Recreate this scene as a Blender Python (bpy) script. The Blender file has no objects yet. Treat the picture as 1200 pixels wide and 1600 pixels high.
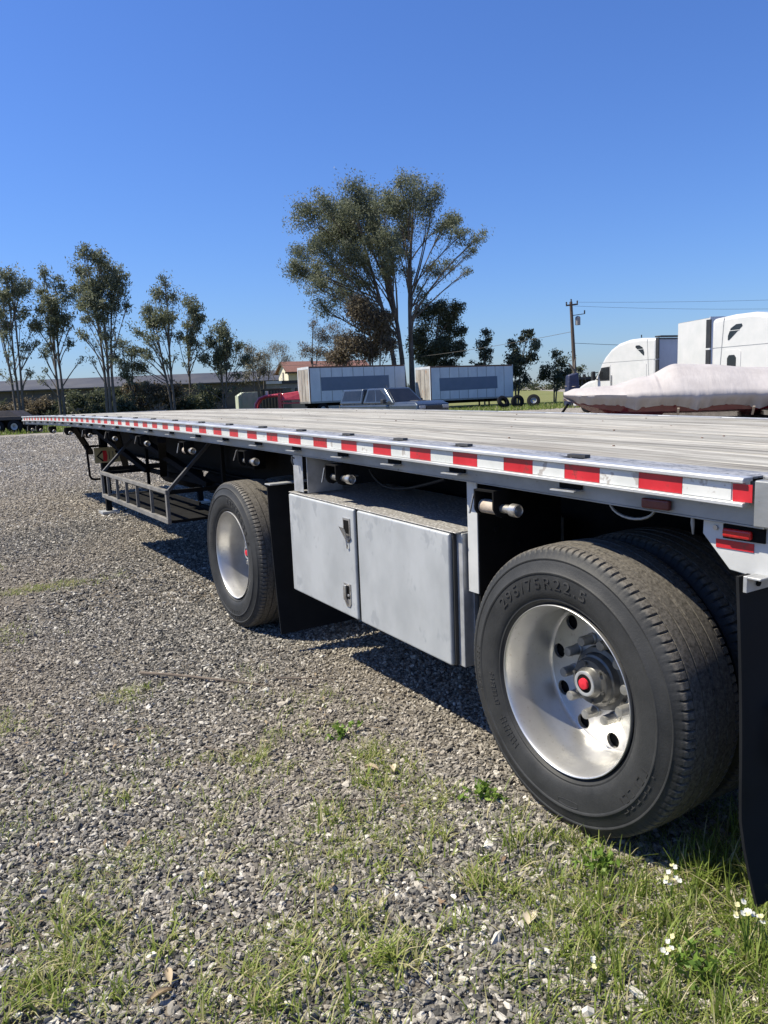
import bpy, bmesh, math, random
import numpy as np
from mathutils import Vector, Matrix, Euler

rad = math.radians
rng = np.random.default_rng(7)
random.seed(7)
sc = bpy.context.scene
COL = sc.collection

# ------------------------------------------------------------------ camera
def cam_basis(yaw, pitch, roll):
    f = Vector((math.sin(yaw) * math.cos(pitch), math.cos(yaw) * math.cos(pitch), math.sin(pitch)))
    r = Vector((math.cos(yaw), -math.sin(yaw), 0))
    u = r.cross(f)
    r2 = r * math.cos(roll) + u * math.sin(roll)
    u2 = -r * math.sin(roll) + u * math.cos(roll)
    return r2, u2, f
CAM = Vector((-1.8474, -1.5406, 1.5533))
_r, _u, _f = cam_basis(.5554, -.1535, -.0395)
cd = bpy.data.cameras.new('camera')
cam = bpy.data.objects.new('camera', cd)
COL.objects.link(cam)
M = Matrix((_r, _u, -_f)).transposed().to_4x4()
M.translation = CAM
cam.matrix_world = M
cd.sensor_fit = 'HORIZONTAL'
cd.sensor_width = 36
cd.lens = 36 * 1204.6 / 1200
cd.clip_start = .05
cd.clip_end = 8000
sc.camera = cam

# ------------------------------------------------------------------ sky, sun, exposure
SUN = Vector((-.59, .41, 1.0)).normalized()
SUN_EL = math.asin(SUN.z)
SUN_AZ = math.atan2(SUN.x, SUN.y)
w = bpy.data.worlds.new('World')
sc.world = w
w.use_nodes = True
sky = w.node_tree.nodes.new('ShaderNodeTexSky')
sky.sky_type = 'NISHITA'
sky.sun_disc = False
sky.sun_elevation = SUN_EL
sky.sun_rotation = SUN_AZ
sky.altitude = 0
sky.air_density = 1.3
sky.dust_density = .2
sky.ozone_density = 6
bgn = w.node_tree.nodes['Background']
tint = w.node_tree.nodes.new('ShaderNodeMix')          # clear deep blue air
tint.data_type = 'RGBA'; tint.blend_type = 'MULTIPLY'
tint.inputs[0].default_value = 1
tint.inputs[7].default_value = (.68, .90, 1.42, 1)
w.node_tree.links.new(sky.outputs[0], tint.inputs[6])
w.node_tree.links.new(tint.outputs[2], bgn.inputs[0])
bgn.inputs[1].default_value = .064
sd = bpy.data.lights.new('sun', 'SUN')
sd.energy = 5.0
sd.angle = rad(.5)
sd.color = (1, .92, .75)
sun = bpy.data.objects.new('sun', sd)
sun.rotation_euler = SUN.to_track_quat('Z', 'Y').to_euler()
sun.location = (-20, 15, 40)
COL.objects.link(sun)
sc.view_settings.view_transform = 'Standard'
sc.view_settings.look = 'None'
sc.view_settings.exposure = .72
sc.view_settings.gamma = 1
sc.view_settings.use_curve_mapping = False
sc.cycles.max_bounces = 8
sc.cycles.transparent_max_bounces = 8

# ------------------------------------------------------------------ materials
def _n(nt, t, **kw):
    n = nt.nodes.new(t)
    for k, v in kw.items():
        setattr(n, k, v)
    return n

def ramp(nt, fac, stops):
    r = _n(nt, 'ShaderNodeValToRGB')
    els = r.color_ramp.elements
    while len(els) < len(stops):
        els.new(.5)
    for e, (p, c) in zip(els, stops):
        e.position = p
        e.color = (*c, 1) if len(c) == 3 else c
    nt.links.new(fac, r.inputs[0])
    return r.outputs[0]

def coords(nt, scale=(1, 1, 1), randomise=True):
    tc = _n(nt, 'ShaderNodeTexCoord')
    mp = _n(nt, 'ShaderNodeMapping')
    nt.links.new(tc.outputs['Object'], mp.inputs['Vector'])
    mp.inputs['Scale'].default_value = scale
    if randomise:
        oi = _n(nt, 'ShaderNodeObjectInfo')
        mu = _n(nt, 'ShaderNodeMath', operation='MULTIPLY')
        nt.links.new(oi.outputs['Random'], mu.inputs[0])
        mu.inputs[1].default_value = 37
        cb = _n(nt, 'ShaderNodeCombineXYZ')
        for i in range(3):
            nt.links.new(mu.outputs[0], cb.inputs[i])
        nt.links.new(cb.outputs[0], mp.inputs['Location'])
    return mp.outputs[0]

def noise(nt, vec, scale, detail=4, rough=.55):
    n = _n(nt, 'ShaderNodeTexNoise')
    n.inputs['Scale'].default_value = scale
    n.inputs['Detail'].default_value = detail
    n.inputs['Roughness'].default_value = rough
    if vec is not None:
        nt.links.new(vec, n.inputs['Vector'])
    return n.outputs['Fac']

def mix(nt, fac, a, b, mode='MIX'):
    m = _n(nt, 'ShaderNodeMix', data_type='RGBA', blend_type=mode)
    for s, v in ((m.inputs[0], fac), (m.inputs[6], a), (m.inputs[7], b)):
        if isinstance(v, (int, float)):
            s.default_value = v
        elif isinstance(v, (tuple, list)):
            s.default_value = (*v, 1)
        else:
            nt.links.new(v, s)
    return m.outputs[2]

def bump(nt, h, strength, dist=.01):
    b = _n(nt, 'ShaderNodeBump')
    b.inputs['Strength'].default_value = strength
    b.inputs['Distance'].default_value = dist
    nt.links.new(h, b.inputs['Height'])
    return b.outputs[0]

def new_mat(name):
    m = bpy.data.materials.new(name)
    m.use_nodes = True
    nt = m.node_tree
    return m, nt, nt.nodes['Principled BSDF']

def weathered(name, c1, c2, scale=6, rough=.6, metal=0., stretch=(1, 1, 1), bumps=.15, bscale=60, bdist=.003,
              spots=None, spot_scale=40, spot_cut=.62, lo=.35, hi=.65, rvar=.15, coat=0., spec=.5):
    m, nt, p = new_mat(name)
    v = coords(nt, stretch)
    f = noise(nt, v, scale, 6, .6)
    col = ramp(nt, f, [(lo, c1), (hi, c2)])
    if spots:
        s = noise(nt, v, spot_scale, 3, .7)
        fac = ramp(nt, s, [(spot_cut, (0, 0, 0)), (spot_cut + .06, (1, 1, 1))])
        col = mix(nt, fac, col, spots)
    nt.links.new(col, p.inputs['Base Color'])
    p.inputs['Metallic'].default_value = metal
    rr = _n(nt, 'ShaderNodeMapRange')
    nt.links.new(f, rr.inputs[0])
    rr.inputs[3].default_value = max(.03, rough - rvar)
    rr.inputs[4].default_value = min(1, rough + rvar)
    nt.links.new(rr.outputs[0], p.inputs['Roughness'])
    p.inputs['Coat Weight'].default_value = coat
    p.inputs['Specular IOR Level'].default_value = spec
    p.inputs['Coat Roughness'].default_value = .08
    if bumps:
        nt.links.new(bump(nt, noise(nt, v, bscale, 3), bumps, bdist), p.inputs['Normal'])
    return m

MT = {}
MT['alu'] = weathered('weathered_aluminium', (.45, .46, .46), (.60, .61, .61), 9, .42, .55, (1, .4, 1), .2, 90, .002,
                      spots=(.30, .30, .29), spot_scale=55, spot_cut=.66)
MT['alu_dull'] = weathered('dull_aluminium', (.22, .23, .235), (.34, .35, .355), 7, .5, .5, (1, .5, 1), .2, 80, .002,
                           spots=(.16, .16, .16), spot_scale=40, spot_cut=.66)
MT['edge_plate'] = weathered('scuffed_edge_plate', (.27, .27, .265), (.46, .46, .455), 16, .5, .4, (1, .5, 1), .5, 120, .003,
                             spots=(.13, .13, .13), spot_scale=75, spot_cut=.54)
MT['box_alu'] = weathered('toolbox_aluminium', (.37, .39, .405), (.45, .47, .485), 5, .48, .25, (1, 1, .7), .06, 140, .001,
                          spots=(.35, .37, .39), spot_scale=8, spot_cut=.58, rvar=.10)
MT['galv'] = weathered('galvanised_steel', (.36, .37, .38), (.50, .51, .52), 14, .5, .5, (1, 1, 1), .15, 60, .002)
MT['paint_white'] = weathered('grubby_white_plate', (.44, .45, .45), (.54, .55, .55), 6, .5, .1, (1, 1, 1), .12, 60, .002,
                              spots=(.38, .38, .37), spot_scale=30, spot_cut=.68)
MT['black'] = weathered('black_steel', (.004, .004, .0045), (.010, .010, .0105), 8, .85, .0, (1, 1, 1), .25, 50, .003,
                        spots=(.035, .026, .02), spot_scale=25, spot_cut=.70, spec=.15)
MT['under'] = weathered('shade_toned_aluminium', (.05, .05, .052), (.09, .09, .092), 7, .6, .3, (1, 1, 1), .2, 60, .002)  # dull aluminium darkened in colour for the shade beneath the deck
MT['nut'] = weathered('dull_nut_cover', (.24, .24, .23), (.36, .355, .34), 20, .4, .6, (1, 1, 1), .2, 70, .002)
MT['hubsteel'] = weathered('grimy_hub_steel', (.075, .075, .075), (.15, .148, .14), 14, .42, .5, (1, 1, 1), .2, 60, .002)
MT['rack'] = weathered('dull_rack_steel', (.15, .145, .135), (.23, .22, .205), 9, .6, .2, (1, 1, 1), .2, 60, .002)
MT['hole'] = weathered('black_recess', (.006, .006, .006), (.01, .01, .01), 5, .9, 0, bumps=0, spec=.1)
MT['steel'] = weathered('worn_bare_steel', (.38, .36, .34), (.58, .57, .55), 20, .35, .8, (1, 1, 1), .2, 70, .002,
                        spots=(.12, .08, .05), spot_scale=30, spot_cut=.64)
MT['tan'] = weathered('dusty_webbing', (.34, .28, .22), (.44, .38, .32), 30, .8, 0, bumps=.4, bscale=90)
MT['flap'] = weathered('rubber_flap', (.005, .006, .008), (.011, .012, .014), 5, .75, 0, (1, 1, 1), .1, 60, .002, spec=.18)
MT['tape_red'] = weathered('red_reflective_tape', (.40, .012, .02), (.50, .02, .03), 8, .32, 0, bumps=.12, bscale=160, bdist=.001,
                           spots=(.27, .03, .03), spot_scale=18, spot_cut=.59)
MT['tape_white'] = weathered('white_reflective_tape', (.50, .52, .51), (.60, .61, .60), 8, .32, 0, bumps=.12, bscale=160, bdist=.001,
                             spots=(.36, .34, .32), spot_scale=16, spot_cut=.57)
MT['lens_red'] = weathered('red_lamp_lens', (.35, .01, .012), (.45, .02, .02), 20, .15, 0, bumps=.3, bscale=120)
MT['lens_dark'] = weathered('faded_dark_red_lens', (.085, .012, .012), (.13, .02, .018), 20, .4, 0, bumps=.3, bscale=120)
MT['red_cap'] = weathered('red_hub_cap', (.55, .015, .03), (.65, .03, .05), 20, .35, 0, bumps=.1)
MT['sign_yellow'] = weathered('faded_yellow_board', (.30, .26, .14), (.38, .34, .2), 5, .6, 0, bumps=.1, spots=(.3, .27, .15), spot_scale=12, spot_cut=.6)
MT['white_paint'] = weathered('white_vehicle_paint', (.52, .53, .52), (.58, .58, .57), 2, .3, 0, bumps=.0, coat=.4, rvar=.06)
MT['glass'] = weathered('dark_glass', (.012, .014, .016), (.02, .022, .025), 3, .06, 0, bumps=0, rvar=.02)
MT['trim'] = weathered('dark_trim', (.02, .021, .022), (.03, .03, .03), 6, .5, 0, bumps=.05)
MT['truck_pickup'] = weathered('grey_car_paint', (.055, .07, .085), (.07, .085, .10), 2, .28, .5, bumps=0, coat=.7, rvar=.05)
MT['trl_white'] = weathered('old_trailer_panels', (.52, .55, .60), (.63, .66, .70), 1.2, .5, .1, (1, 1, .5), .08, 20, .004,
                            spots=(.38, .36, .34), spot_scale=5, spot_cut=.68)
MT['trl_patch'] = weathered('blue_grey_patch_paint', (.12, .155, .22), (.14, .175, .245), 1.5, .6, 0, bumps=.05)
MT['trl_door'] = weathered('rust_stained_door', (.26, .235, .21), (.42, .40, .37), 2, .6, 0, (1, 1, .4), .1, 30, .003,
                           spots=(.33, .20, .13), spot_scale=3.5, spot_cut=.60)
MT['rust'] = weathered('rusty_steel', (.12, .06, .04), (.22, .12, .08), 9, .8, 0, bumps=.4)
MT['red_paint'] = weathered('red_trailer_paint', (.42, .03, .05), (.52, .06, .08), 3, .4, 0, bumps=.05, coat=.3)
MT['cream'] = weathered('cream_siding', (.62, .58, .47), (.70, .66, .55), 1.5, .8, 0, bumps=.1, bscale=20)
MT['roof'] = weathered('red_brown_shingles', (.15, .072, .060), (.21, .105, .09), 5, .85, 0, bumps=.4, bscale=14, bdist=.02)
MT['fascia'] = weathered('brown_fascia', (.10, .07, .055), (.14, .1, .08), 5, .8, 0)
MT['wh_wall'] = weathered('dull_metal_cladding', (.045, .042, .038), (.075, .07, .063), .4, .75, 0, (1, 1, 3), .2, 6, .02)
MT['wh_roof'] = weathered('grey_metal_roof', (.045, .045, .048), (.07, .07, .074), .3, .6, .2, (1, 1, 1), .1, 6, .01)
MT['green_box'] = weathered('pale_green_steel', (.36, .40, .30), (.44, .47, .37), 1.5, .6, 0, bumps=.1)
MT['dkgreen'] = weathered('dark_green_steel', (.03, .04, .035), (.05, .06, .05), 2, .6, 0, bumps=.1)
MT['greybox'] = weathered('grey_steel', (.20, .20, .20), (.28, .28, .27), 2, .6, 0, bumps=.1)
MT['wood_pole'] = weathered('weathered_pole_wood', (.07, .052, .04), (.12, .09, .07), 5, .9, 0, (8, 8, .6), .5, 30, .01)
MT['blue_tarp'] = weathered('blue_tarp', (.018, .024, .06), (.03, .038, .085), 4, .5, 0, bumps=.5, bscale=8, bdist=.05)
MT['hull'] = weathered('dark_red_hull', (.10, .012, .018), (.14, .02, .028), 3, .2, 0, bumps=.02, coat=.6, rvar=.05)
MT['brown_metal'] = weathered('brown_low_trailer', (.03, .026, .026), (.055, .045, .043), 3, .6, 0)
MT['hubgrey'] = weathered('grey_wheel_steel', (.30, .32, .34), (.38, .4, .42), 6, .5, .2, bumps=.05)

def mat_cover():
    m, nt, p = new_mat('white_boat_cover_fabric')
    v = coords(nt, (1, 1, 1))
    f = noise(nt, v, 2.2, 5, .6)
    col = ramp(nt, f, [(.3, (.36, .335, .33)), (.7, (.44, .415, .41))])
    nt.links.new(col, p.inputs['Base Color'])
    p.inputs['Roughness'].default_value = .75
    v2 = coords(nt, (2.2, .6, .6))
    nt.links.new(bump(nt, noise(nt, v2, 3.2, 4, .5), .30, .05), p.inputs['Normal'])
    return m
MT['cover'] = mat_cover()

def mat_rim():
    m, nt, p = new_mat('satin_wheel_aluminium')
    v = coords(nt, (1, 1, 1))
    f = noise(nt, v, 10, 5, .6)
    col = ramp(nt, f, [(.3, (.54, .535, .52)), (.7, (.64, .635, .62))])
    s = noise(nt, v, 60, 3, .7)
    col = mix(nt, ramp(nt, s, [(.62, (0, 0, 0)), (.7, (.6, .6, .6))]), col, (.40, .37, .33))
    nt.links.new(col, p.inputs['Base Color'])
    p.inputs['Metallic'].default_value = .82
    p.inputs['Roughness'].default_value = .40
    return m
MT['rim'] = mat_rim()

def mat_tyre():
    m, nt, p = new_mat('worn_tyre_rubber')
    v = coords(nt, (1, 1, 1))
    # dust on the tread surface (large radius), cleaner sidewall
    tc = _n(nt, 'ShaderNodeTexCoord')
    sx = _n(nt, 'ShaderNodeSeparateXYZ')
    nt.links.new(tc.outputs['Object'], sx.inputs[0])
    y2 = _n(nt, 'ShaderNodeMath', operation='MULTIPLY'); nt.links.new(sx.outputs[1], y2.inputs[0]); nt.links.new(sx.outputs[1], y2.inputs[1])
    z2 = _n(nt, 'ShaderNodeMath', operation='MULTIPLY'); nt.links.new(sx.outputs[2], z2.inputs[0]); nt.links.new(sx.outputs[2], z2.inputs[1])
    ad = _n(nt, 'ShaderNodeMath', operation='ADD'); nt.links.new(y2.outputs[0], ad.inputs[0]); nt.links.new(z2.outputs[0], ad.inputs[1])
    sq = _n(nt, 'ShaderNodeMath', operation='SQRT'); nt.links.new(ad.outputs[0], sq.inputs[0])
    tr = ramp(nt, sq.outputs[0], [(.492, (0, 0, 0)), (.500, (1, 1, 1))])
    f = noise(nt, v, 7, 6, .65)
    side = ramp(nt, f, [(.3, (.016, .017, .018)), (.7, (.038, .039, .040))])
    f2 = noise(nt, v, 85, 5, .75)
    tread = ramp(nt, f2, [(.34, (.045, .041, .036)), (.66, (.18, .165, .143))])
    col = mix(nt, tr, side, tread)
    nt.links.new(col, p.inputs['Base Color'])
    p.inputs['Roughness'].default_value = .62
    p.inputs['Specular IOR Level'].default_value = .35
    nt.links.new(bump(nt, noise(nt, v, 130, 4, .7), .35, .003), p.inputs['Normal'])
    return m
MT['tyre'] = mat_tyre()
MT['letter'] = weathered('embossed_rubber', (.022, .022, .023), (.04, .04, .04), 12, .55, 0, bumps=.1)

def mat_wood():
    m, nt, p = new_mat('grey_weathered_planks')
    v = coords(nt, (1, 1, 1))
    vs = coords(nt, (16, .55, 16))
    vf = coords(nt, (70, 1.1, 70))
    a = noise(nt, vs, 1.6, 6, .6)
    base = ramp(nt, a, [(.32, (.155, .15, .132)), (.46, (.31, .303, .272)), (.60, (.46, .453, .415))])
    fine = noise(nt, vf, 1.4, 5, .7)
    crack = ramp(nt, fine, [(.38, (1, 1, 1)), (.48, (0, 0, 0))])
    base = mix(nt, crack, base, (.15, .135, .12))
    st = noise(nt, v, 1.1, 5, .6)
    base = mix(nt, ramp(nt, st, [(.5, (0, 0, 0)), (.78, (.4, .4, .4))]), base, (.31, .265, .21))
    k = noise(nt, v, 13, 2, .5)
    base = mix(nt, ramp(nt, k, [(.74, (0, 0, 0)), (.78, (1, 1, 1))]), base, (.07, .06, .055))
    oi = _n(nt, 'ShaderNodeObjectInfo')
    tone = ramp(nt, oi.outputs['Random'], [(0, (.66, .655, .65)), (.5, (.93, .925, .92)), (1, (1.1, 1.09, 1.08))])
    base = mix(nt, 1., base, tone, 'MULTIPLY')
    nt.links.new(base, p.inputs['Base Color'])
    p.inputs['Roughness'].default_value = .85
    nt.links.new(bump(nt, fine, .5, .006), p.inputs['Normal'])
    return m
MT['wood'] = mat_wood()

def mat_diamond():
    m, nt, p = new_mat('diamond_plate')
    v = coords(nt, (1, 1, 1), False)
    vo = _n(nt, 'ShaderNodeTexVoronoi')
    vo.inputs['Scale'].default_value = 45
    nt.links.new(v, vo.inputs['Vector'])
    d = ramp(nt, vo.outputs['Distance'], [(.25, (1, 1, 1)), (.45, (0, 0, 0))])
    n = noise(nt, v, 30, 4)
    col = mix(nt, d, ramp(nt, n, [(.3, (.29, .28, .27)), (.7, (.37, .36, .345))]), (.43, .425, .415))
    nt.links.new(col, p.inputs['Base Color'])
    p.inputs['Metallic'].default_value = .3
    p.inputs['Roughness'].default_value = .5
    nt.links.new(bump(nt, d, .7, .004), p.inputs['Normal'])
    return m
MT['diamond'] = mat_diamond()

def mat_ground():
    m, nt, p = new_mat('gravel_yard')
    v = coords(nt, (1, 1, 1), False)
    big = noise(nt, v, .35, 6, .62)
    mid = noise(nt, v, 1.7, 6, .6)
    vo = _n(nt, 'ShaderNodeTexVoronoi')
    vo.inputs['Scale'].default_value = 62
    nt.links.new(v, vo.inputs['Vector'])
    bw = _n(nt, 'ShaderNodeRGBToBW'); nt.links.new(vo.outputs['Color'], bw.inputs[0])
    st = ramp(nt, bw.outputs[0], [(.15, (.075, .074, .072)), (.5, (.185, .178, .165)), (.85, (.36, .345, .315))])
    vo2 = _n(nt, 'ShaderNodeTexVoronoi'); vo2.inputs['Scale'].default_value = 17
    nt.links.new(v, vo2.inputs['Vector'])
    bw2 = _n(nt, 'ShaderNodeRGBToBW'); nt.links.new(vo2.outputs['Color'], bw2.inputs[0])
    st = mix(nt, .35, st, ramp(nt, bw2.outputs[0], [(.2, (.10, .098, .094)), (.8, (.33, .315, .29))]))
    dirt = ramp(nt, noise(nt, v, 30, 5, .7), [(.3, (.17, .145, .115)), (.7, (.30, .262, .215))])
    dm = ramp(nt, mix(nt, .45, big, mid), [(.46, (0, 0, 0)), (.60, (.85, .85, .85))])
    col = mix(nt, dm, st, dirt)
    near = mix(nt, 1., col, (.62, .59, .55), 'MULTIPLY')      # darker tone paints the shade in gaps between the near stones
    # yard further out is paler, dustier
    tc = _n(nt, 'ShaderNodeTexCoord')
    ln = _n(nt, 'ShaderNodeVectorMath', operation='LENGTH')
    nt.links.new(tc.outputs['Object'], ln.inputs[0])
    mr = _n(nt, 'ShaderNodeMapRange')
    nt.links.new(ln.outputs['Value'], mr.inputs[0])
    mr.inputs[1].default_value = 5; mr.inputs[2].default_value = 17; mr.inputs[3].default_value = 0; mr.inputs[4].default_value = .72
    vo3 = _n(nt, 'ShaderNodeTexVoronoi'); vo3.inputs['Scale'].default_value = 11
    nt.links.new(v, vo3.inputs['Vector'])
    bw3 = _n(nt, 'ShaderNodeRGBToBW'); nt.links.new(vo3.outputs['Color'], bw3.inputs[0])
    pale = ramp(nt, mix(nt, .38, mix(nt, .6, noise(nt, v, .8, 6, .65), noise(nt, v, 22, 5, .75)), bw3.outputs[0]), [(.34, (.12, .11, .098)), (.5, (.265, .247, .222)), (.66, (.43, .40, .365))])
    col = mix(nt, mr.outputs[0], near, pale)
    nt.links.new(col, p.inputs['Base Color'])
    p.inputs['Roughness'].default_value = .95
    p.inputs['Specular IOR Level'].default_value = .2
    h = mix(nt, .3, vo.outputs['Distance'], vo2.outputs['Distance'])
    nt.links.new(bump(nt, h, .9, .012), p.inputs['Normal'])
    return m
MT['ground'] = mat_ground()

def mat_stone():
    m, nt, p = new_mat('gravel_stone')
    at = _n(nt, 'ShaderNodeAttribute', attribute_name='tone', attribute_type='INSTANCER')
    c = ramp(nt, at.outputs['Fac'], [(0, (.03, .03, .029)), (.25, (.085, .083, .079)), (.48, (.20, .19, .17)), (.70, (.34, .315, .275)), (.86, (.50, .48, .43)), (1, (.66, .64, .59))])
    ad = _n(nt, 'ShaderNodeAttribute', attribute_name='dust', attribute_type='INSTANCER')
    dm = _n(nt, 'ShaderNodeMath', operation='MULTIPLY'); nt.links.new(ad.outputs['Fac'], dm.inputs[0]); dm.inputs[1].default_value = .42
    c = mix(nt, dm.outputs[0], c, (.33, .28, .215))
    tc = _n(nt, 'ShaderNodeTexCoord')
    n = noise(nt, tc.outputs['Object'], 3, 4, .7)
    c = mix(nt, 1., c, ramp(nt, n, [(.3, (.78, .78, .78)), (.7, (1.15, 1.14, 1.12))]), 'MULTIPLY')
    nt.links.new(c, p.inputs['Base Color'])
    p.inputs['Roughness'].default_value = .9
    p.inputs['Specular IOR Level'].default_value = .25
    return m
MT['stone'] = mat_stone()

def mat_leaf(name, stops, trans=.3, rough=.5):
    m, nt, p = new_mat(name)
    at = _n(nt, 'ShaderNodeAttribute', attribute_name='tone')
    c = ramp(nt, at.outputs['Fac'], stops)
    nt.links.new(c, p.inputs['Base Color'])
    p.inputs['Roughness'].default_value = rough
    p.inputs['Specular IOR Level'].default_value = .3
    tr = _n(nt, 'ShaderNodeBsdfTranslucent')
    nt.links.new(c, tr.inputs[0])
    ms = _n(nt, 'ShaderNodeMixShader')
    ms.inputs[0].default_value = trans
    nt.links.new(p.outputs[0], ms.inputs[1])
    nt.links.new(tr.outputs[0], ms.inputs[2])
    nt.links.new(ms.outputs[0], nt.nodes['Material Output'].inputs[0])
    return m
MT['leaf_euc'] = mat_leaf('eucalypt_leaves', [(0, (.07, .082, .050)), (.5, (.155, .175, .110)), (.9, (.24, .26, .18)), (1, (.25, .22, .14))], .45)
MT['leaf_dark'] = mat_leaf('dark_evergreen_leaves', [(0, (.038, .048, .028)), (.6, (.10, .115, .066)), (1, (.16, .175, .11))], .42)
MT['leaf_brown'] = mat_leaf('brown_tinged_leaves', [(0, (.06, .05, .036)), (.5, (.15, .125, .083)), (1, (.22, .185, .125))], .42)
MT['leaf_tan'] = mat_leaf('sparse_tan_twigs', [(0, (.11, .10, .075)), (.6, (.19, .18, .13)), (1, (.27, .26, .20))])
MT['grass'] = mat_leaf('green_grass', [(0, (.09, .14, .025)), (.45, (.20, .27, .05)), (.75, (.30, .35, .085)), (.88, (.44, .41, .2)), (1, (.56, .50, .32))], .45, .5)
MT['weed'] = mat_leaf('bright_weed_leaves', [(0, (.09, .16, .03)), (.6, (.17, .27, .045)), (1, (.26, .34, .09))], .35, .5)
MT['petal'] = mat_leaf('white_petals', [(0, (.72, .72, .66)), (1, (.82, .82, .80))], .3, .6)
MT['petal_yellow'] = mat_leaf('pale_yellow_petals', [(0, (.70, .66, .36)), (1, (.78, .74, .48))], .3, .6)
MT['dry_leaf'] = mat_leaf('dry_fallen_leaves', [(0, (.20, .13, .08)), (.5, (.36, .28, .18)), (1, (.55, .48, .36))], .15, .7)
MT['bark'] = weathered('grey_brown_bark', (.085, .07, .055), (.17, .145, .12), 3, .9, 0, (3, 3, .5), .5, 12, .03)
MT['bark_pale'] = weathered('pale_smooth_bark', (.14, .12, .10), (.27, .245, .215), 1.3, .85, 0, (2, 2, .4), .4, 10, .02)
MT['twig'] = weathered('dry_twig', (.09, .07, .055), (.17, .135, .105), 20, .9, 0)

def mat_sheet(name, stops, scale, bscale=8):
    m, nt, p = new_mat(name)
    v = coords(nt, (1, 1, 1), False)
    n = mix(nt, .5, noise(nt, v, scale, 6, .65), noise(nt, v, scale * 9, 5, .65))
    nt.links.new(ramp(nt, n, stops), p.inputs['Base Color'])
    p.inputs['Roughness'].default_value = 1
    p.inputs['Specular IOR Level'].default_value = .1
    nt.links.new(bump(nt, noise(nt, v, bscale, 5, .7), .8, .15), p.inputs['Normal'])
    return m
MT['verge'] = mat_sheet('verge_soil_and_grass', [(.3, (.030, .048, .016)), (.7, (.07, .095, .032))], .8)
MT['field'] = mat_sheet('rough_field', [(.3, (.10, .125, .045)), (.55, (.17, .175, .075)), (.75, (.24, .21, .12))], .12, 2)

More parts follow.
